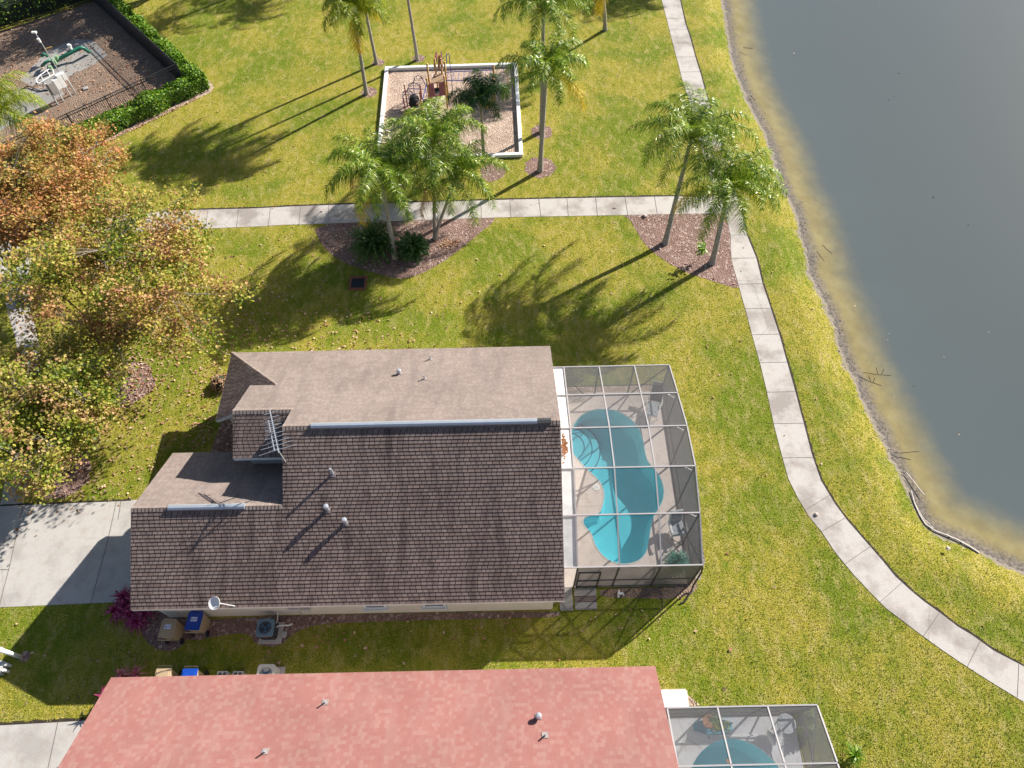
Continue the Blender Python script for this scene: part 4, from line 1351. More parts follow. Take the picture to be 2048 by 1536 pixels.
def cycad(px, py, r_, h, label, seed, n=70):
    rg = random.Random(seed)
    x, y = at(px, py)
    t = thing('cycad', (x, y, 0), label, 'shrub', 'dark shrubs in the palm mulch bed')
    b = MB(); b.tube([(0, 0, 0), (0, 0, h * .4)], [.16, .13], 9); b.build('stem', M['bark'], t)
    b = MB(); rb = MB()
    for k in range(n):
        az = k * 2.4 + rg.uniform(-.2, .2); age = k / n
        frond(b, rb, (0, 0, h * .4), az, R(80 - 75 * age), R(70), r_ * rg.uniform(.85, 1.15), rg, nl=26, lw=.05, ll=.28)
    b.build('fronds', M['shrub'], t); rb.build('frond_stems', M['rachis'], t)


cycad(752, 500, 1.6, 1.1, 'large dark green leafy shrub at the west of the palm mulch bed', 1, 90)
cycad(828, 505, 1.0, .8, 'smaller dark green leafy shrub in the middle of the palm mulch bed', 2, 70)
shrub(444, 770, .55, .6, 'leafy brown green shrub beside the west hip of the brown roof', 'litter', 3, 700, .06)


def rosette(px, py, label, mt, seed, n=60, L=.55, h=.7, cat='plant', group=None, w=.09, name='cordyline_plant', z=0):
    rg = random.Random(seed)
    x, y = at(px, py, z) if py is not None else px
    t = thing(name, (x, y, z), label, cat, group)
    b = MB(); b.tube([(0, 0, 0), (.03, .02, h * .6)], [.03, .02], 6); b.build('stem', M['bark2'], t)
    b = MB()
    for k in range(n):
        a = k * 2.4 + rg.uniform(-.3, .3); e = R(85 - 85 * k / n) + rg.uniform(-.1, .1)
        d = Vector((math.cos(a) * math.cos(e), math.sin(a) * math.cos(e), math.sin(e)))
        blade(b, (0, 0, h * rg.uniform(.3, .75)), d, Vector((-math.sin(a), math.cos(a), 0)), L * rg.uniform(.7, 1.15), w, .55, 4)
    b.build('leaves', M[mt], t)
    return t


lbl = ['magenta cordyline against the west edge of the brown roof, highest of the clump', 'magenta cordyline at the far left of the clump by the driveway', 'magenta cordyline in the middle of the clump by the tan bin', 'magenta cordyline directly below the roof corner of the brown house', 'magenta cordyline nearest the tan bin', 'magenta cordyline lowest of the clump at the roof corner']
for i, (x, y) in enumerate(((258, 1200), (243, 1228), (272, 1236), (262, 1218), (298, 1228), (285, 1250))):
    rosette(x, y, lbl[i], 'magenta', 50 + i, 60, .68, .85, group='magenta cordylines by the brown roofed house')
for i, (x, y, l_) in enumerate(((238, 1346, 'pink cordyline showing above the red roof, the left one'), (264, 1344, 'pink cordyline showing above the red roof, beside the tan bin'), (203, 1392, 'magenta cordyline at the west edge of the red roof'))):
    rosette(at(x, y, .8), None, l_, 'magenta' if i == 2 else 'pinkleaf', 60 + i, 40, .5, .95, group='cordylines by the red roofed house')
rosette((-15.35, 2.7), None, 'tall cordyline behind the west edge of the red roof above the neighbour driveway', 'magenta', 66, 60, .8, 2.0)
rosette((-15.0, 13.0), None, 'cordyline beside the garage door below the brown roof', 'magenta', 67, 50, .7, 2.0)
rosette((6.88, 9.38), None, 'spiky teal green plant in the southeast corner of the large pool cage', 'teal', 70, 620, .80, 1.1, w=.032, name='teal_plant', z=ZD)
# sapling in corner bed
x, y = at(1397, 519)
t = thing('sapling', (x, y, 0), 'small leafy sapling in the corner mulch bed between two palm trunks', 'sapling')
b = MB(); b.tube([(0, 0, 0), (.03, .05, .5), (.02, .1, 1.0)], [.02, .016, .008], 6); b.build('stem', M['bark2'], t)
b = MB(); rg = random.Random(3)
for _ in range(70):
    p = Vector((rg.gauss(0, .12), rg.gauss(.06, .12), rg.uniform(.45, 1.25))); diamond(b, p, Vector((rg.gauss(0, .4), rg.gauss(0, .4), 1)), .13, rg, .45)
b.build('foliage', M['hedge'], t)

# ------------------------------------------------------------------ hedge and iron fence round the fenced yard
fz = 1.8
fS0, fC = Vector((*at(0, 288, fz), 0)), Vector((*at(352, 128, fz), 0))
fN0 = Vector((*at(206, -6, fz), 0))
dS = (fC - fS0).normalized(); nS = Vector((dS.y, -dS.x, 0))      # outwards (south-east)
dN = (fN0 - fC).normalized(); nN = Vector((dN.y, -dN.x, 0))
if nS.dot(Vector((1, -1, 0))) < 0: nS = -nS
if nN.dot(Vector((1, 1, 0))) < 0: nN = -nN


def hedge_run(name, a, c, w, h, label, seed, per=900):
    rg = random.Random(seed)
    t = thing(name, tuple(a), label, 'hedge', 'hedges outside the iron fence')
    L = (c - a).length; d = (c - a).normalized(); n_ = Vector((-d.y, d.x, 0))
    b = MB(tuple(a)); k = int(L / .5); prev = None
    for i in range(k + 1):
        p = a + d * L * i / k
        ww = w * .40 * rg.uniform(.85, 1.1); hh = h * rg.uniform(.66, .74)
        sec = [p - n_ * ww, p - n_ * ww * .95 + Vector((0, 0, hh * .85)), p - n_ * ww * .5 + Vector((0, 0, hh)), p + n_ * ww * .5 + Vector((0, 0, hh)), p + n_ * ww * .95 + Vector((0, 0, hh * .85)), p + n_ * ww]
        if prev:
            for q in range(5): b.quad(prev[q], sec[q], sec[q + 1], prev[q + 1])
        prev = sec
    b.build('core', M['hedge_core'], t)
    b = MB(tuple(a))
    for i in range(int(L * per)):
        p = a + d * rg.uniform(0, L)
        bulge = 1 + .13 * math.sin(p.x * 2.3) + .10 * math.sin(p.y * 4.1 + 1)
        s_ = rg.uniform(-1, 1)
        if rg.random() < .5:
            q = p + n_ * s_ * w * .5 * bulge + Vector((0, 0, h * bulge * (1 - .15 * s_ * s_) * rg.uniform(.9, 1.03))); nn = Vector((0, 0, 1)) + n_ * s_ * .6
        else:
            sg = 1 if s_ > 0 else -1
            zz = rg.uniform(.02, 1) ** .7
            q = p + n_ * sg * w * .5 * bulge * (1.02 - .1 * zz) + Vector((0, 0, h * zz * .97)); nn = n_ * sg + Vector((0, 0, .5))
        diamond(b, q, nn + Vector((rg.gauss(0, .5), rg.gauss(0, .5), rg.gauss(0, .5))), rg.uniform(.045, .10), rg, .6)
    b.build('foliage', M['hedge'], t)
    return t


hedge_run('hedge', fS0 + nS * .72 - dS * 6, fC + nS * .75 + dS * 1.1, 1.15, 1.05, 'clipped bright green hedge along the south side of the fenced yard', 5)
hedge_run('hedge', fC + nN * .72 - dN * 1.2, fN0 + nN * .72 + dN * 9, 1.0, 1.15, 'clipped bright green hedge along the east side of the fenced yard', 6)
sheet('hedge_mulch', [tuple(p.xy) for p in (fS0 + nS * .3 - dS * 6, fS0 + nS * 1.62 - dS * 6, fC + nS * 1.62 + dS * 1.0, fC + nS * 1.2 + dS * 1.45, fC + nN * 1.6 + dN * .3, fC + nN * 1.5 + dN * 2, fC + nN * .3 + dN * 2, fC)], .006, M['mulch_pink'], world=True)


def fence_run(a, c, label, gap=.13, h=fz):
    t = thing('iron_fence', tuple(a), label, 'fence', 'iron fence round the fenced yard')
    L = (c - a).length; d = (c - a).normalized()
    k = int(L / 2.4)
    for i in range(k + 1):
        p = a + d * (L * i / k)
        b = MB(tuple(a)); b.box(p + Vector((0, 0, h / 2 + .03)), (.07, .07, h + .06), rz=math.atan2(d.y, d.x)); b.build('post', M['iron'], t)
    for z in (h, h - .18, .15):
        b = MB(tuple(a)); b.bar(a + Vector((0, 0, z)), c + Vector((0, 0, z)), .035, .04); b.build('rail', M['iron'], t)
    b = MB(tuple(a))
    for i in range(int(L / gap)):
        p = a + d * (i + .5) * gap
        b.box(p + Vector((0, 0, h / 2)), (.022, .022, h - .04))
    tag(b.build('pickets', M['iron'], t))
    return t


fence_run(fS0 - dS * 6, fC, 'black iron picket fence on the south side of the yard')
fence_run(fC, fN0 + dN * 9, 'black iron picket fence on the east side of the yard', gap=.085)
b0 = Vector((*at(-40, 75), 0)); b1 = Vector((*at(205, -2), 0)); b2 = b0 - (b1 - b0) * 1.2
fence_run(b2, b1 + (b1 - b0) * .0, 'black iron picket fence along the shaded north of the yard', gap=.11)
# dark growth behind the north fence
hedge_run('hedge', b2 + Vector((-.3, 1.1, 0)), b1 + Vector((-.3, 1.4, 0)), 1.6, 2.0, 'tall dark hedge behind the north fence of the yard', 8, 260)
yard = [tuple((fS0 - dS * 6).xy), tuple(fC.xy), tuple((fN0 + dN * 2).xy), tuple(b1.xy), tuple(b2.xy)]
sheet('yard_dirt', yard, .008, M['dirt'], world=True)
sheet('yard_slab', [(0, 262), (36, 240), (96, 208), (130, 188), (110, 165), (70, 176), (22, 180), (0, 192), (-120, 230), (-120, 330)], .016, M['slab'])
sheet('yard_gravel_pad', [(112, 165), (190, 128), (215, 110), (185, 80), (150, 78), (95, 100), (40, 160), (60, 172)], .014, M['slab'])

# lift station pipework
x, y = at(125, 128)
gp = thing('pump_pipework', (x, y, 0), 'green pump pipe and valve assembly in the fenced yard', 'pipework')
GO = (x, y, 0)
def g3(px, py, z): return (*at(px, py, z), z)
b = MB(GO); b.tube([g3(104, 126, .1), g3(118, 118, .5), g3(140, 106, .55), g3(160, 96, .7), g3(166, 96, .7), g3(178, 104, .15)], .13, 10); b.build('main_pipe', M['green'], gp, smooth=True)
b = MB(GO); b.tube([g3(84, 112, .5), g3(88, 108, .8), g3(94, 112, .5)], .11, 10); b.tube([g3(84, 132, .2), g3(90, 126, .6), g3(104, 118, .6)], .10, 10); b.build('side_pipe', M['green'], gp, smooth=True)
for px_, py_ in ((108, 124), (116, 119), (112, 128), (104, 140)):
    b = MB(GO); b.cyl(g3(px_, py_, .5), .12, .3, 10); b.build('valve', M['green_pale'], gp)
b = MB(GO); b.cyl(g3(142, 98, .75), .11, .35, 12); b.cyl(g3(141, 92, 1.1), .08, .1, 10); b.build('valve_cap', M['white'], gp)
b = MB(GO); b.tube([g3(90, 98, 1.0), g3(104, 94, 1.0)], .05, 8); b.build('lever', M['yellow'], gp)
b = MB(GO); b.tube([g3(42, 178, .05), g3(58, 172, .12), g3(80, 182, .06), g3(96, 180, .05)], .04, 6); b.build('hose', M['black'], gp)
# control panel rack
x, y = at(135, 192)
cp = thing('control_panel', (x, y, 0), 'steel rack of white electrical cabinets on posts in the fenced yard', 'electrical panel')
CPO = (x, y, 0)
pb = [(116, 208), (128, 203), (128, 202), (142, 192), (152, 187)]
for (px_, py_), h in zip(((116, 209), (128, 203), (142, 192), (152, 187)), (1.75, 1.3, 1.75, 1.75)):
    X, Y = at(px_, py_); b = MB(CPO); b.box((X, Y, h / 2), (.06, .06, h)); b.build('post', M['galv'], cp)
rz = math.atan2(at(152, 187)[1] - at(116, 209)[1], at(152, 187)[0] - at(116, 209)[0])
A = Vector((*at(116, 209), 0)); B_ = Vector((*at(152, 187), 0))
def cab(f, w_, h_, z_, mt, nm, d_=.22, push=-.12):
    p = A.lerp(B_, f) + Vector((math.sin(rz), -math.cos(rz), 0)) * -push
    b = MB(CPO); b.box(p + Vector((0, 0, z_)), (w_, d_, h_), rz=rz); b.build(nm, M[mt], cp, bevel=.01)
cab(.17, .42, .85, 1.15, 'slab', 'cabinet'); cab(.45, .36, .7, 1.25, 'white', 'cabinet'); cab(.68, .30, .9, 1.3, 'white', 'cabinet'); cab(.9, .26, .5, 1.45, 'white', 'cabinet')
b = MB(CPO); b.bar(A + Vector((0, 0, 1.75)), B_ + Vector((0, 0, 1.75)), .06, .06); b.build('rail', M['galv'], cp)
hp = [g3(76, 167, 1.6), g3(72, 160, 1.6), g3(78, 152, 1.6), g3(98, 138, 1.6), g3(106, 140, 1.6), g3(108, 148, 1.6), g3(84, 163, 1.6), g3(76, 167, 1.6)]
b = MB(CPO); b.tube(hp, .03, 6)
b.tube([g3(81, 150, 1.6), g3(87, 161, 1.6)], .02, 5); b.tube([g3(94, 141, 1.6), g3(100, 152, 1.6)], .02, 5)
b.tube([g3(90, 168, 1.6), g3(76, 167, 1.6)], .03, 6)
b.build('hoop_rail', M['white'], cp)
# lamp pole
x, y = at(130, 163)
lp = thing('lamp_pole', (x, y, 0), 'slim steel lamp pole with a small head in the fenced yard', 'lamp pole')
b = MB(); b.tube([(0, 0, 0), (0, 0, 3.6)], [.04, .03], 8); b.build('pole', M['galv'], lp)
b = MB(); b.box((-.05, 0, 3.62), (.3, .16, .1)); b.build('lamp_head', M['white'], lp)
b = MB(); b.cyl((.02, -.1, 3.0), .09, .25, 10); b.build('sensor', M['white'], lp)
x, y = at(172, 178)
t = thing('pole_stub', (x, y, 0), 'thin stake on a small square concrete block in the fenced yard', 'stake')
b = MB(); b.box((0, 0, .05), (.32, .32, .1), rz=.5); b.build('block', M['walk'], t); b = MB(); b.tube([(0, 0, .1), (0, 0, .75)], .015, 6); b.build('stake', M['galv'], t)

# ------------------------------------------------------------------ playground
pc = [Vector((*at(774, 140), 0)), Vector((*at(1031, 132), 0)), Vector((*at(1042, 312), 0)), Vector((*at(757, 322), 0))]
pg = thing('playground_border', tuple(pc[3]), 'white timber border round the playground mulch square', 'border')
for a, c in zip(pc, pc[1:] + pc[:1]):
    d = (c - a).normalized()
    b = MB(tuple(pc[3])); b.bar(a + d * .13 + Vector((0, 0, .11)), c + d * .13 + Vector((0, 0, .11)), .25, .22); b.build('border_beam', M['white'], pg, bevel=.03)
sheet('playground_mulch', [tuple(p.xy) for p in pc], .010, M['mulch_pink'], world=True)

ps = thing('playset', at3(878, 212), 'climbing frame with yellow posts, maroon panels and blue monkey bars', 'playset')
PO = (*at(878, 212), 0)
def pp(px, py): return Vector((*at(px, py), 0))
B1, C1, D1 = pp(861.5, 222.5), pp(895, 218), pp(897, 203); A1 = B1 + (D1 - C1); E1 = pp(849, 248); G1 = D1 + Vector((3.15, .12, 0))
G2 = G1 + (C1 - D1) * .95
F1 = (A1 + D1) / 2 + (D1 - C1) * 1.15
up_ = Vector((0, 0, 1))
for p, h in ((A1, 2.9), (B1, 2.4), (C1, 2.4), (D1, 2.9), (E1, 1.75), (G1, 2.5), (G2, 2.3), (F1 + Vector((-.2, 0, 0)), 2.6), (F1 + Vector((.2, 0, 0)), 2.6)):
    b = MB(PO); b.cyl(tuple(p), .062, h, 12); b.lathe(tuple(p + up_ * h), [(.075, -.02), (.07, .04), (0, .07)], 12); b.build('post', M['yellow'], ps, smooth=True)
def platform(pts, z, mt, nm='platform', th=.06):
    b = MB(PO); b.slab([tuple(p.xy) for p in pts], z - th, z); b.build(nm, M[mt], ps)
platform([B1, C1, D1, A1], 1.15, 'black'); platform([A1, D1, F1 + Vector((.3, 0, 0)), F1 + Vector((-.3, 0, 0))], 1.55, 'tanboard')
platform([B1 + Vector((-.85, -.35, 0)), B1 + Vector((-.05, -.15, 0)), B1 + Vector((-.05, .25, 0)), B1 + Vector((-.85, .05, 0))], .8, 'tanboard', 'step')
platform([B1 + Vector((-.95, -.75, 0)), B1 + Vector((-.35, -.65, 0)), B1 + Vector((-.3, -.42, 0)), B1 + Vector((-.95, -.5, 0))], .45, 'tanboard', 'step')
for f0, f1 in ((.05, .36), (.64, .95)):
    p, q = B1.lerp(C1, f0), B1.lerp(C1, f1)
    b = MB(PO); b.bar(p + up_ * 1.55, q + up_ * 1.55, .04, .95); b.build('panel', M['maroon'], ps, bevel=.015)
b = MB(PO); b.bar(B1.lerp(C1, .35) + up_ * 1.12, B1.lerp(C1, .65) + up_ * 1.12, .06, .12); b.build('panel', M['maroon'], ps)
# slide chute on the north side
b = MB(PO)
s0, s1 = F1 + up_ * 1.9, F1 + (D1 - C1).normalized() * .9 + up_ * 2.3
for sx_ in (-.26, .26):
    b.bar(s0 + Vector((sx_, 0, .15)), s1 + Vector((sx_ * .6, 0, .15)), .08, .35)
b.build('hood', M['maroon'], ps)
b = MB(PO); b.bar(s0, s1, .16, .05); b.build('hood_panel', M['yellow'], ps)
# dark tunnel barrel and red supports west of the deck
tc = B1 + Vector((-1.15, .15, 0))
b = MB(PO); b.tube([tc + Vector((.1, -.3, .7)), tc + Vector((.1, .3, .7))], .33, 18, cap=True); b.build('tunnel', M['black'], ps, smooth=True)
for q in ((-1.6, .6, 1.6), (-.55, .5, 1.7), (-.55, -.1, 1.6), (-1.65, -.3, 1.3)):
    b = MB(PO); b.cyl(tuple(B1 + Vector((q[0], q[1], 0))), .04, q[2], 10); b.build('support', M['playred'], ps)
# blue climbing arcs
for k, (ox, oy, r_, h) in enumerate(((-1.1, 1.3, .45, 1.3), (-.75, 1.6, .4, 1.6), (-1.5, .9, .4, 1.0))):
    b = MB(PO); c = B1 + Vector((ox, oy, 0))
    b.tube([c + Vector((-r_, 0, 0)), c + Vector((-r_, 0, h * .6)), c + Vector((-r_ * .6, 0, h * .92)), c + Vector((0, 0, h)), c + Vector((r_ * .6, 0, h * .92)), c + Vector((r_, 0, h * .6)), c + Vector((r_, 0, 0))], .022, 6)
    for z in (.35, .65, .85):
        b.tube([c + Vector((-r_ * .9, 0, h * z)), c + Vector((r_ * .9, 0, h * z))], .016, 5)
    b.build('climber', M['playblue'], ps)
b = MB(PO)
for k in range(6):
    a0 = B1 + Vector((-1.75 + .14 * k, .55 + .13 * k, .9 + .12 * k)); b.tube([a0, a0 + Vector((.45, -.12, .1))], .014, 5)
b.tube([B1 + Vector((-1.8, .5, .8)), B1 + Vector((-.9, 1.3, 1.6))], .02, 5); b.build('climber', M['playred'], ps)
# blue handrail from E to the deck
b = MB(PO); b.tube([E1 + up_ * 1.6, B1.lerp(A1, .3) + up_ * 2.1], .03, 6); b.tube([E1 + up_ * .9, B1 + up_ * 1.2], .025, 6); b.build('handrail', M['playblue'], ps)
# spring disc step
b = MB(PO); b.lathe(tuple(E1 + Vector((-.3, .15, .35))), [(0, .03), (.28, .03), (.28, -.02), (0, -.02)], 16); b.build('disc_step', M['tanboard'], ps)
# monkey bars
b = MB(PO)
for p, q in ((D1 + up_ * 2.2, G1 + up_ * 2.2), (C1.lerp(D1, .25) + up_ * 2.0, G2 + up_ * 2.0)): b.tube([p, q], .028, 6)
b.build('overhead_rail', M['playblue'], ps)
for k in range(9):
    f = (k + .5) / 9
    b = MB(PO); b.tube([D1.lerp(G1, f) + up_ * 2.2, C1.lerp(D1, .25).lerp(G2, f) + up_ * 2.0], .016, 5); b.build('rung', M['playblue'], ps)
b = MB(PO); q0 = pp(906, 191)
b.tube([q0, q0 + up_ * 3.0, q0 + Vector((-.15, -.1, 3.15)), D1 + Vector((.1, .2, 2.7))], .025, 6); b.tube([q0 + up_ * 3.1, A1.lerp(D1, .6) + up_ * 2.6 + Vector((0, .6, 0))], .015, 5)
b.build('fire_pole', M['playblue'], ps)
# mulch-side swing-like seat by the right post
b = MB(PO); b.box(tuple(G2 + Vector((-.35, -.5, .6))), (.5, .12, .5), rz=.8); b.build('board', M['yellow'], ps)

# ------------------------------------------------------------------ bins
def make_bin(loc, lid_mat, body_mat, label, rz, sticker=True):
    t = thing('wheeled_bin', loc, label, 'bin', 'wheeled bins', rz=rz)
    b = MB()
    prof = [(.24, .30, .02), (.27, .34, .75), (.29, .37, .98)]
    rings_ = []
    for wx, wy, z in prof:
        rings_.append([(-wx, -wy + .05, z), (wx, -wy + .05, z), (wx, wy, z), (-wx, wy, z)])
    for r0_, r1_ in zip(rings_, rings_[1:]):
        for i in range(4): b.quad(r0_[i], r0_[(i + 1) % 4], r1_[(i + 1) % 4], r1_[i])
    b.quad(*rings_[0][::-1])
    b.build('body', M[body_mat], t, bevel=.02)
    b = MB()
    b.slab([(-.30, -.34), (.30, -.34), (.31, .30), (.24, .41), (-.24, .41), (-.31, .30)], .985, 1.02)
    b.slab([(-.24, -.22), (.24, -.22), (.24, .28), (-.24, .28)], 1.021, 1.05)
    b.build('lid', M[lid_mat], t, bevel=.012)
    b = MB(); b.tube([(-.26, -.37, .97), (-.26, -.43, .99), (.26, -.43, .99), (.26, -.37, .97)], .018, 6); b.build('handle', M[body_mat], t)
    for s_ in (-1, 1):
        b = MB(); b.tube([(s_ * .27, -.28, .13), (s_ * .34, -.28, .13)], .13, 14); b.build('wheel', M['black'], t)
    if sticker:
        b = MB(); b.box((-.0, .08, 1.053), (.26, .17, .006)); st_ = b.build('sticker', M['sticker'], t)
        b = MB(); b.box((-.09, .09, 1.058), (.03, .09, .004)); b.box((-.03, .06, 1.058), (.04, .04, .004)); b.box((.06, .10, 1.058), (.10, .012, .004)); b.box((.06, .07, 1.058), (.10, .012, .004))
        b.build('sticker_print', M['ink'], t)
    return t


x, y = at(335, 1258, 1.0); make_bin((x, y, 0), 'tan', 'tan', 'tan wheeled bin with a tan lid by the magenta plants', R(-3))
x, y = at(388, 1243, 1.0); make_bin((x, y, 0), 'blue', 'tan', 'wheeled bin with a blue lid against the south wall of the brown roofed house', R(-3))
x, y = at(325, 1352, 1.0); make_bin((x, y - .05, 0), 'tan', 'tan', 'tan wheeled bin half hidden behind the red roof edge', R(180), False)
x, y = at(378, 1353, 1.0); make_bin((x, y - .05, 0), 'blue', 'tan', 'blue lidded bin half hidden behind the red roof edge', R(180), False)
# concrete blocks behind the red eave
for i, px_ in enumerate((446, 477)):
    x, y = at(px_, 1349, .3); t = thing('concrete_block', (x, y, 0), 'hollow concrete block above the red eave, the %s one of two' % ('left', 'right')[i], 'block', 'concrete blocks by the red roofed house')
    b = MB()
    b.box((0, .09, .3), (.4, .03, .2)); b.box((0, -.09, .3), (.4, .03, .2))
    for q in (-.185, 0, .185): b.box((q, 0, .3), (.03, .15, .2))
    b.box((0, 0, .1), (.4, .2, .2)); b.build('block', M['alum_gray'], t)


def ac_unit(x, y, mat_, label, rz=0):
    t = thing('air_conditioner', (x, y, 0), label, 'air conditioner', 'outdoor air conditioners', rz=rz)
    b = MB(); b.box((.05, -.05, .05), (.92, .85, .1)); b.build('pad', M['walk'], t)
    b = MB()
    r_ = .10; w_ = .33
    prof = []
    for cx_, cy_, a0 in ((w_ - r_, w_ - r_, 0), (-w_ + r_, w_ - r_, 90), (-w_ + r_, -w_ + r_, 180), (w_ - r_, -w_ + r_, 270)):
        for a in (0, 30, 60, 90): prof.append((cx_ + r_ * math.cos(R(a0 + a)), cy_ + r_ * math.sin(R(a0 + a))))
    b.slab(prof, .1, .72)
    for i in range(18):
        z = .14 + i * .032
        b.slab([(p[0] * 1.012, p[1] * 1.012) for p in prof], z, z + .014)
    b.build('cabinet', M['bronze' if mat_ == 'ac' else mat_], t)
    # top with round opening
    o_ = fill_sheet('top_grille', [(p[0] * 1.05, p[1] * 1.05) for p in prof], [[(.255 * math.cos(k * math.pi / 14), .255 * math.sin(k * math.pi / 14)) for k in range(28)]], .80, M[mat_], t)
    b = MB(); 
    for i in range(len(prof)):
        a, c = prof[i], prof[(i + 1) % len(prof)]
        b.quad((a[0] * 1.05, a[1] * 1.05, .70), (c[0] * 1.05, c[1] * 1.05, .70), (c[0] * 1.05, c[1] * 1.05, .80), (a[0] * 1.05, a[1] * 1.05, .80))
    for r__ in (.25, .2, .15):
        b.tube([(r__ * math.cos(k * math.pi / 14), r__ * math.sin(k * math.pi / 14), .79) for k in range(29)], .005, 4)
    b.build('rim', M[mat_], t)
    b = MB()
    b.lathe((0, 0, .73), [(0, .03), (.07, .03), (.08, 0)], 14)
    for k in range(3):
        a = k * 2.094 + .4
        b.quad((.06 * math.cos(a), .06 * math.sin(a), .75), (.24 * math.cos(a - .25), .24 * math.sin(a - .25), .745), (.24 * math.cos(a + .55), .24 * math.sin(a + .55), .765), (.06 * math.cos(a + .7), .06 * math.sin(a + .7), .76))
    b.build('fan', M['fan'], t)
    return t


x, y = at(530, 1255, .8)
t = ac_unit(x, y, 'ac', 'blue grey air conditioner on a pad by the south wall of the brown roofed house')
b = MB(); b.box((.03, -.352, .64), (.16, .01, .06)); b.build('badge', M['redlabel'], t)
b = MB(); b.tube([(.36, .1, .45), (.48, .14, .5), (.85, .14, .5), (1.0, .2, .5)], .03, 6); b.tube([(.36, .2, .6), (.5, .3, .9), (.55, .5, 1.2)], .012, 5); b.build('refrigerant_line', M['white'], t)
x, y = at(531, 1347, .8)
ac_unit(x, y, 'ac_white', 'white air conditioner half hidden behind the red roof edge')
x, y = at(569, 1270); t = thing('utility_stake', (x, y, 0), 'small grey block beside the blue grey air conditioner', 'block')
b = MB(); b.box((0, 0, .05), (.16, .24, .1), rz=-.2); b.build('block', M['alum_gray'], t)

# ------------------------------------------------------------------ small things on the lawn
x, y = at(716, 567)
t = thing('storm_drain', (x, y, 0), 'square brick edged storm drain in the shaded lawn', 'drain')
b = MB()
for k in range(7):
    q = -.42 + k * .14
    for s_ in (-1, 1):
        b.box((q, s_ * .42, .04), (.13, .12, .08)); 
        if abs(q) < .4: b.box((s_ * .42, q, .04), (.12, .13, .08))
b.build('brick_edge', M['brick'], t)
b = MB()
b.box((0, 0, .012), (.72, .72, .02))
for k in range(9): b.box((-.32 + k * .08, 0, .035), (.03, .7, .02))
b.build('grate', M['grate'], t)
# white elbow pipe south of the cage
x, y = at(1241, 1190)
t = thing('white_pipe', (x, y, 0), 'white bent plastic pipe on the grass below the large cage', 'pipe')
b = MB(); b.tube([(-.1, -.12, .03), (-.08, .1, .10), (-.06, .18, .12)], .04, 8); b.tube([(-.07, .02, .1), (.08, .04, .1), (.14, -.02, .05)], .045, 8); b.build('pipe', M['white'], t)
x, y = at(1191, 1235); t = thing('small_white_tag', (x, y, 0), 'tiny white stake tag in the shaded grass below the cage', 'tag')
b = MB(); b.box((0, 0, .05), (.05, .02, .16), rz=.5); b.build('tag', M['white'], t)
# stones
for i, (px_, py_, s_, l_) in enumerate(((1290, 433, .12, 'pink stone at the top of the corner mulch bed'), (1319, 498, .07, 'small pale stone beside the tallest palm trunk'), (1632, 1029, .09, 'small brown stone lying on the lakeside path'), (1895, 1098, .09, 'pale stone on the lake bank'))):
    x, y = at(px_, py_); t = thing('stone', (x, y, .02), l_, 'stone')
    bm = bmesh.new(); bmesh.ops.create_icosphere(bm, subdivisions=2, radius=s_)
    rg = random.Random(i)
    for v in bm.verts: v.co = v.co * rg.uniform(.85, 1.15); v.co.z = v.co.z * .6 + s_ * .4
    me = bpy.data.meshes.new('rock'); bm.to_mesh(me); bm.free(); me.materials.append(M['stone']); o = bpy.data.objects.new('rock', me); COL.objects.link(o); o.parent = t
# white post and utility box at the left edge
x, y = at(42, 1314)
t = thing('white_post', (x, y, 0), 'white round topped post in the shaded grass at the left edge', 'post')
b = MB(); b.tube([(0, 0, 0), (0, 0, 1.35)], .085, 14); b.build('post', M['white'], t, smooth=True)
b = MB(); b.lathe((0, 0, 1.35), [(.11, -.02), (.11, .03), (.07, .09), (0, .12)], 14); b.build('cap', M['white'], t, smooth=True)
x, y = at(13, 1338)
t = thing('utility_box', (x, y, 0), 'small blue grey utility box with two white knobs beside the white post', 'utility box')
b = MB(); b.box((-.08, 0, .22), (.22, .5, .44), rz=-.2); b.build('box', M['alum_gray'], t, bevel=.02)
for q in (.12, -.1):
    b = MB(); b.cyl((.12, q, 0), .06, .35, 10); b.build('knob', M['white'], t)
# neighbour's patio
t = thing('blue_tub_planter', at3(1425, 1455, ZD), 'long light blue tub planter on the grey deck', 'planter')
b = MB(); 
prev = None
for k in range(13):
    f = k / 12; x_ = -.75 + 1.5 * f; w_ = .22 * math.sin(math.pi * min(1, .12 + f * .8)) + .06
    sec = [(x_, -w_, .28 + .05 * abs(f - .5)), (x_, -w_ * .7, .02), (x_, w_ * .7, .02), (x_, w_, .28 + .05 * abs(f - .5))]
    if prev:
        for q in range(3): b.quad(prev[q], sec[q], sec[q + 1], prev[q + 1])
    prev = sec
b.build('tub', M['skyblue'], t)
b = MB(); rg = random.Random(9)
for _ in range(60): diamond(b, Vector((rg.uniform(-.1, .6), rg.uniform(-.15, .15), rg.uniform(.2, .4))), Vector((rg.gauss(0, .6), rg.gauss(0, .6), 1)), .07, rg)
b.build('foliage', M['palm_light'], t)
x, y = at(1419, 1443, .5)
t = thing('potted_plant', (x, y, ZD), 'round terracotta rimmed pot with a tall thin plant beside the blue tub', 'potted plant')
b = MB(); b.lathe((0, 0, 0), [(0, .02), (.16, .02), (.22, .38), (.25, .38), (.25, .44), (.21, .44), (.20, .40), (0, .38)], 18); b.build('pot', M['terracotta'], t)
b = MB(); b.tube([(0, 0, .4), (-.1, -.05, 1.0), (-.12, -.1, 1.7)], .012, 5); b.tube([(0, 0, .4), (.1, -.05, 1.2)], .01, 5)
for k in range(18):
    a = k * 2.4; tp = Vector((-.12, -.1, 1.7)) if k % 2 else Vector((.1, -.05, 1.2))
    blade(b, tp, (math.cos(a), math.sin(a), .4), (-math.sin(a), math.cos(a), 0), .3, .09, .6, 3)
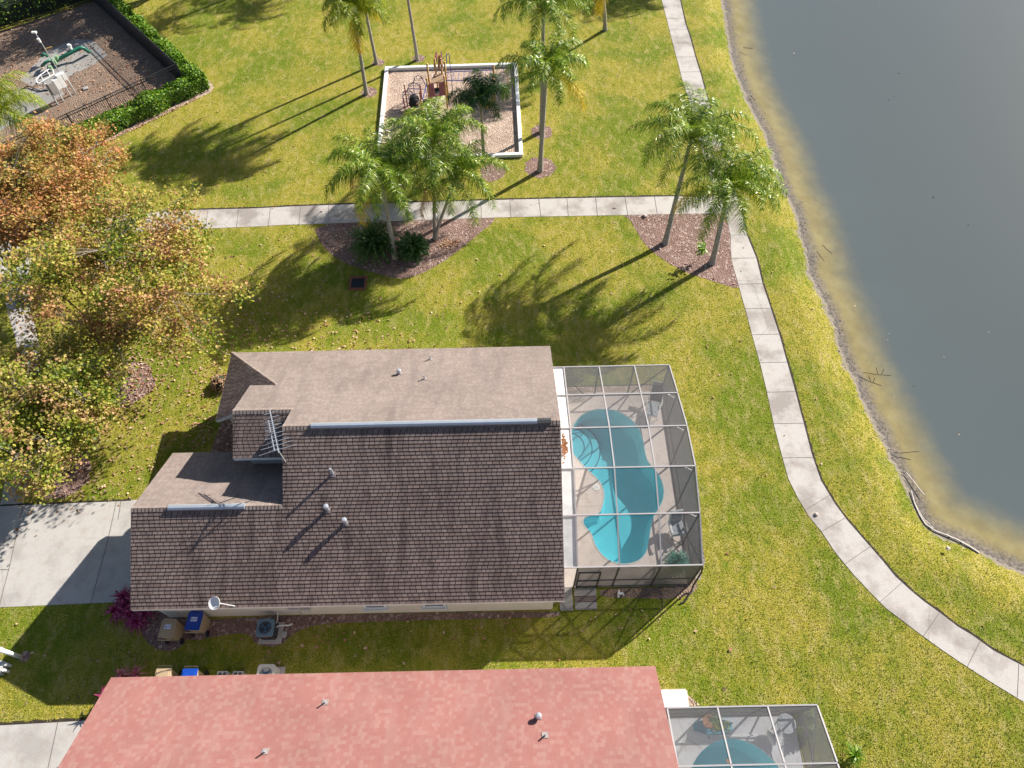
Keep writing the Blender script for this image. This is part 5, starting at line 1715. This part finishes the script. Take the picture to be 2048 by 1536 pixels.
b.build('foliage', M['shrub'], t)
pa, pb_ = at(1438, 1471, .1), at(1532, 1471, .1)
t = thing('skimmer_pole', (*pa, ZD), 'long white pool pole lying on the grey deck', 'pole')
b = MB((*pa, 0)); b.tube([(*pa, .08), (*pb_, .08)], .025, 6); b.build('pole', M['white'], t)
x, y = at(1572, 1448, .6)
t = thing('patio_table', (x, y, ZD), 'round white table near the corner of the grey deck', 'table')
b = MB(); b.lathe((0, 0, .6), [(0, .03), (.34, .03), (.36, .01), (.34, -.01), (0, -.01)], 24); b.build('tabletop', M['cushion'], t)
for k in range(3):
    a = k * 2.094; b = MB(); b.tube([(.06 * math.cos(a), .06 * math.sin(a), .6), (.22 * math.cos(a), .22 * math.sin(a), 0)], .018, 6); b.build('leg', M['white'], t)
x, y = at(1542, 1478, .2)
t = thing('swan_planter', (x, y, ZD), 'white bird shaped garden ornament at the end of the pool pole', 'ornament')
b = MB(); b.tube([(-.1, .25, .2), (0, .1, .25), (.05, -.1, .2), (.1, -.22, .12)], [.05, .14, .12, .03], 10); b.tube([(-.08, .22, .22), (-.12, .28, .42), (-.06, .22, .5), (0, .2, .46)], [.05, .035, .04, .015], 8); b.build('body', M['white_dull'], t, smooth=True)
for i, (px_, py_, r_, l_) in enumerate(((1604, 1432, .42, 'leafy bush just inside the cage corner above the grey deck'), (1606, 1462, .35, 'leafy bush below the corner bush along the cage wall'))):
    shrub(px_, py_, r_, .7, l_, 'hedge', 80 + i, 900, .06)

rosette(1703, 1512, 'bright green strappy plant outside the grey decked cage at the bottom edge', 'hedge', 91, 90, .6, .5, w=.05, name='strappy_plant')
# ------------------------------------------------------------------ fallen leaves
rg = random.Random(99)
lt = MB()
blocks = [(wx0 - 6, wx1 + .3, wy0, wy1), (1.55, 7.4, 8.6, 18.3), (-40, -14, 8.3, 13.05)]
def add_leaf(x, y, z=.03, s_=.07):
    for x0, x1, y0, y1 in blocks:
        if x0 < x < x1 and y0 < y < y1: return
    diamond(lt, Vector((x, y, z + rg.uniform(0, .03))), Vector((rg.gauss(0, .45), rg.gauss(0, .45), 1)), s_ * rg.uniform(.6, 1.3), rg, .75)
def gauss_patch(px, py, sx_, sy_, n, s_=.07):
    X, Y = at(px, py)
    for _ in range(n): add_leaf(X + rg.gauss(0, sx_), Y + rg.gauss(0, sy_), s_=s_)
gauss_patch(330, 700, 2.6, 2.2, 650, .062)
gauss_patch(210, 900, 2.4, 2.0, 552, .062)
gauss_patch(420, 640, 3.0, 2.4, 422, .07)
gauss_patch(600, 640, 3.2, 1.6, 214, .065)
gauss_patch(430, 780, .7, 1.4, 214, .062)
gauss_patch(400, 870, .6, .8, 84, .07)
gauss_patch(730, 690, 2.5, .5, 71, .065)
gauss_patch(100, 1000, 2.6, 1.4, 130, .062)
gauss_patch(260, 770, 1.0, .9, 273, .07)
gauss_patch(120, 950, 1.2, .8, 208, .07)
gauss_patch(400, 250, 5, 5, 169, .055)
gauss_patch(620, 250, 5, 5, 90, .05)
gauss_patch(900, 610, 4.5, 3.0, 80, .065)
gauss_patch(1150, 300, 5, 6, 70, .055)
gauss_patch(1500, 1300, 5, 3, 16, .08)
gauss_patch(560, 1290, 2.4, .5, 26, .08)
gauss_patch(900, 1245, 4.2, .35, 60, .07)
gauss_patch(240, 1330, 2.2, 1.0, 30, .062)
gauss_patch(1480, 700, 2, 5, 22, .06)
gauss_patch(900, 488, .35, .18, 273, .05)     # heap of red chips in the palm bed
gauss_patch(700, 480, 1.8, .6, 90, .06)
for _ in range(900):     # inside the fenced yard
    f = rg.random(); p = fS0.lerp(fC, f) - nS * abs(rg.gauss(0, 1.6)); add_leaf(p.x, p.y, s_=.07)
for _ in range(1300):
    X, Y = at(rg.uniform(-20, 300), rg.uniform(10, 190)); q = Vector((X, Y, 0))
    if (q - fC).dot(nS) < -.1 and (q - fC).dot(nN) < -.1: add_leaf(X, Y, s_=.07)
for i in range(380):     # leaf line outside the hedge
    f = rg.random(); p = fS0.lerp(fC, f) + nS * rg.uniform(1.4, 1.75); add_leaf(p.x, p.y, s_=.06)
for _ in range(230):     # scattered everywhere on the lawn, thinning to the east
    px_ = 2000 * rg.random() ** 2.2; add_leaf(*at(px_, rg.uniform(0, 1330)), s_=.06)
blocks = blocks[:2]
for px_, py_ in ((240, 1010), (155, 1022), (115, 1025), (145, 1018), (205, 1000), (60, 1027), (75, 1070), (35, 1060), (20, 1090)):
    add_leaf(*at(px_, py_), s_=.10)
tag(lt.build('fallen_leaves', M['litter']), 'pinkish brown fallen leaves scattered over the lawn and beds', 'fallen leaves', kind='stuff')

# ------------------------------------------------------------------ shoreline debris
b = MB(); rg = random.Random(4)
def bank_line(px, r_, z=WZ + .015):
    b.tube([(*at(x, y, z), z) for x, y in px], r_, 5)
bank_line([(1822, 982), (1828, 1005), (1838, 1028), (1850, 1048), (1870, 1062), (1892, 1070)], .035)
bank_line([(1812, 945), (1822, 957), (1836, 975), (1848, 990)], .025)
bank_line([(1890, 1069), (1915, 1080), (1940, 1094), (1958, 1106)], .04)
bank_line([(1832, 1012), (1846, 1036), (1866, 1056)], .02)
tag(b.build('bleached_reeds', M['reed']), 'pale washed up reeds along the water edge', 'reeds', kind='stuff')
b = MB()
for px_ in (((1788, 905), (1803, 906), (1822, 904), (1838, 903)), ((1728, 745), (1750, 749), (1782, 751)), ((1752, 735), (1756, 748)), ((1768, 738), (1762, 750)), ((1645, 490), (1655, 500), (1664, 507)), ((1486, 95), (1505, 97)), ((1500, 190), (1510, 200))):
    b.tube([(*at(x, y, WZ + .02), WZ + .02) for x, y in px_], .018, 5)
for _ in range(150):
    k = rg.randrange(4, len(shore_px) - 6); f = rg.random()
    x = shore_px[k][0] + (shore_px[k + 1][0] - shore_px[k][0]) * f + rg.uniform(6, 26); y = shore_px[k][1] + (shore_px[k + 1][1] - shore_px[k][1]) * f
    X, Y = at(x, y, WZ); s_ = rg.uniform(.02, .06)
    b.quad((X - s_, Y, WZ + .01), (X, Y - s_, WZ + .01), (X + s_, Y, WZ + .012), (X, Y + s_, WZ + .01))
tag(b.build('shore_debris', M['twig']), 'dark twigs and clods in the shallows along the bank', 'debris', kind='stuff')
b = MB()
for _ in range(7):
    X, Y = at(rg.uniform(1640, 2040), rg.uniform(100, 1050), WZ); s_ = rg.uniform(.010, .018)
    b.quad((X - s_, Y, WZ + .01), (X, Y - s_, WZ + .01), (X + s_, Y, WZ + .01), (X, Y + s_, WZ + .01))
tag(b.build('floating_specks', M['white']), 'tiny pale specks floating on the lake', 'specks', kind='stuff')

# ------------------------------------------------------------------ grass tufts (one mesh, random blades)
rs_ = np.random.RandomState(3)
NT = 420000
# spread through the ground the photograph can see, denser where it is nearer
yy_ = 1.0 + 60.0 * rs_.rand(NT) ** 1.25
xh = 19.5 + (yy_ - 1.5) * .42
xx_ = (rs_.rand(NT) * 2 - 1) * xh
ok = np.ones(NT, bool)


def inside(poly, x, y):
    r_ = np.zeros(len(x), bool)
    P = np.array(poly)
    bx = (x > P[:, 0].min()) & (x < P[:, 0].max()) & (y > P[:, 1].min()) & (y < P[:, 1].max())
    ii = np.nonzero(bx)[0]
    xx, yy2 = x[ii], y[ii]; c = np.zeros(len(ii), bool)
    for (x0, y0), (x1, y1) in zip(poly, list(poly[1:]) + [poly[0]]):
        if y0 == y1: continue
        m_ = ((y0 > yy2) != (y1 > yy2)) & (xx < (x1 - x0) * (yy2 - y0) / (y1 - y0) + x0)
        c ^= m_
    r_[ii] = c
    return r_


rect = lambda x0, x1, y0, y1: [(x0, y0), (x1, y0), (x1, y1), (x0, y1)]
for poly in NOGRASS + [rect(-14.7, 1.6, 7.6, 19.0), rect(1.5, 7.45, 8.55, 18.4), rect(-15, 5.1, -8, 4.5), rect(5.0, 10.75, -8, 3.6), rect(PX[0] - .5, PX[0] + .65, PX[1] - .35, PX[1] + .45), rect(-8.95, -8.05, 25.4, 26.3), rect(1.8, 3.45, 7.6, 8.6)]:
    ok &= ~inside(poly, xx_, yy_)
lake_poly = shore[1:-1] + [(90, -30), (90, 200), (shore[1][0], 200)]
ok &= ~inside(lake_poly, xx_, yy_)
xx_, yy_ = xx_[ok], yy_[ok]
n_ = len(xx_)
# ground height near the bank
zz_ = np.zeros(n_)
near = xx_ > 9
bd = np.full(n_, 1e9)
for a, c in zip(shore[1:-1], shore[2:-1]):
    a = np.array(a); c = np.array(c); d = c - a
    t_ = np.clip(((xx_[near] - a[0]) * d[0] + (yy_[near] - a[1]) * d[1]) / (d @ d), 0, 1)
    bd[near] = np.minimum(bd[near], np.hypot(xx_[near] - a[0] - t_ * d[0], yy_[near] - a[1] - t_ * d[1]))
zz_ = WZ * np.clip(1 - bd / 1.5, 0, 1) ** 1.3
an = rs_.rand(n_) * 2 * np.pi
hw = .006 + .010 * rs_.rand(n_)
ln_ = .045 + .05 * rs_.rand(n_)
el = .25 + .8 * rs_.rand(n_)
dx_, dy_ = np.cos(an), np.sin(an)
V = np.empty((n_, 3, 3), np.float32)
V[:, 0, 0] = xx_ - dy_ * hw * 1.3; V[:, 0, 1] = yy_ + dx_ * hw * 1.3; V[:, 0, 2] = zz_ + .004
V[:, 1, 0] = xx_ + dy_ * hw * 1.3; V[:, 1, 1] = yy_ - dx_ * hw * 1.3; V[:, 1, 2] = zz_ + .004
V[:, 2, 0] = xx_ + dx_ * ln_ * np.cos(el); V[:, 2, 1] = yy_ + dy_ * ln_ * np.cos(el); V[:, 2, 2] = zz_ + ln_ * np.sin(el)
me = bpy.data.meshes.new('grass_blades')
me.vertices.add(3 * n_); me.vertices.foreach_set('co', V.ravel())
me.loops.add(3 * n_); me.loops.foreach_set('vertex_index', np.arange(3 * n_, dtype=np.int32))
me.polygons.add(n_); me.polygons.foreach_set('loop_start', np.arange(0, 3 * n_, 3, dtype=np.int32))
me.update(calc_edges=True)
me.materials.append(leafmat('grass_blade', [(0, (.05, .11, .008)), (.35, (.16, .21, .014)), (.65, (.36, .325, .042)), (1, (.64, .52, .23))], .25, .6, .2, region=.9))
o = bpy.data.objects.new('grass_blades', me); COL.objects.link(o)
tag(o, 'short mown grass blades covering the lawns', 'grass', kind='stuff')
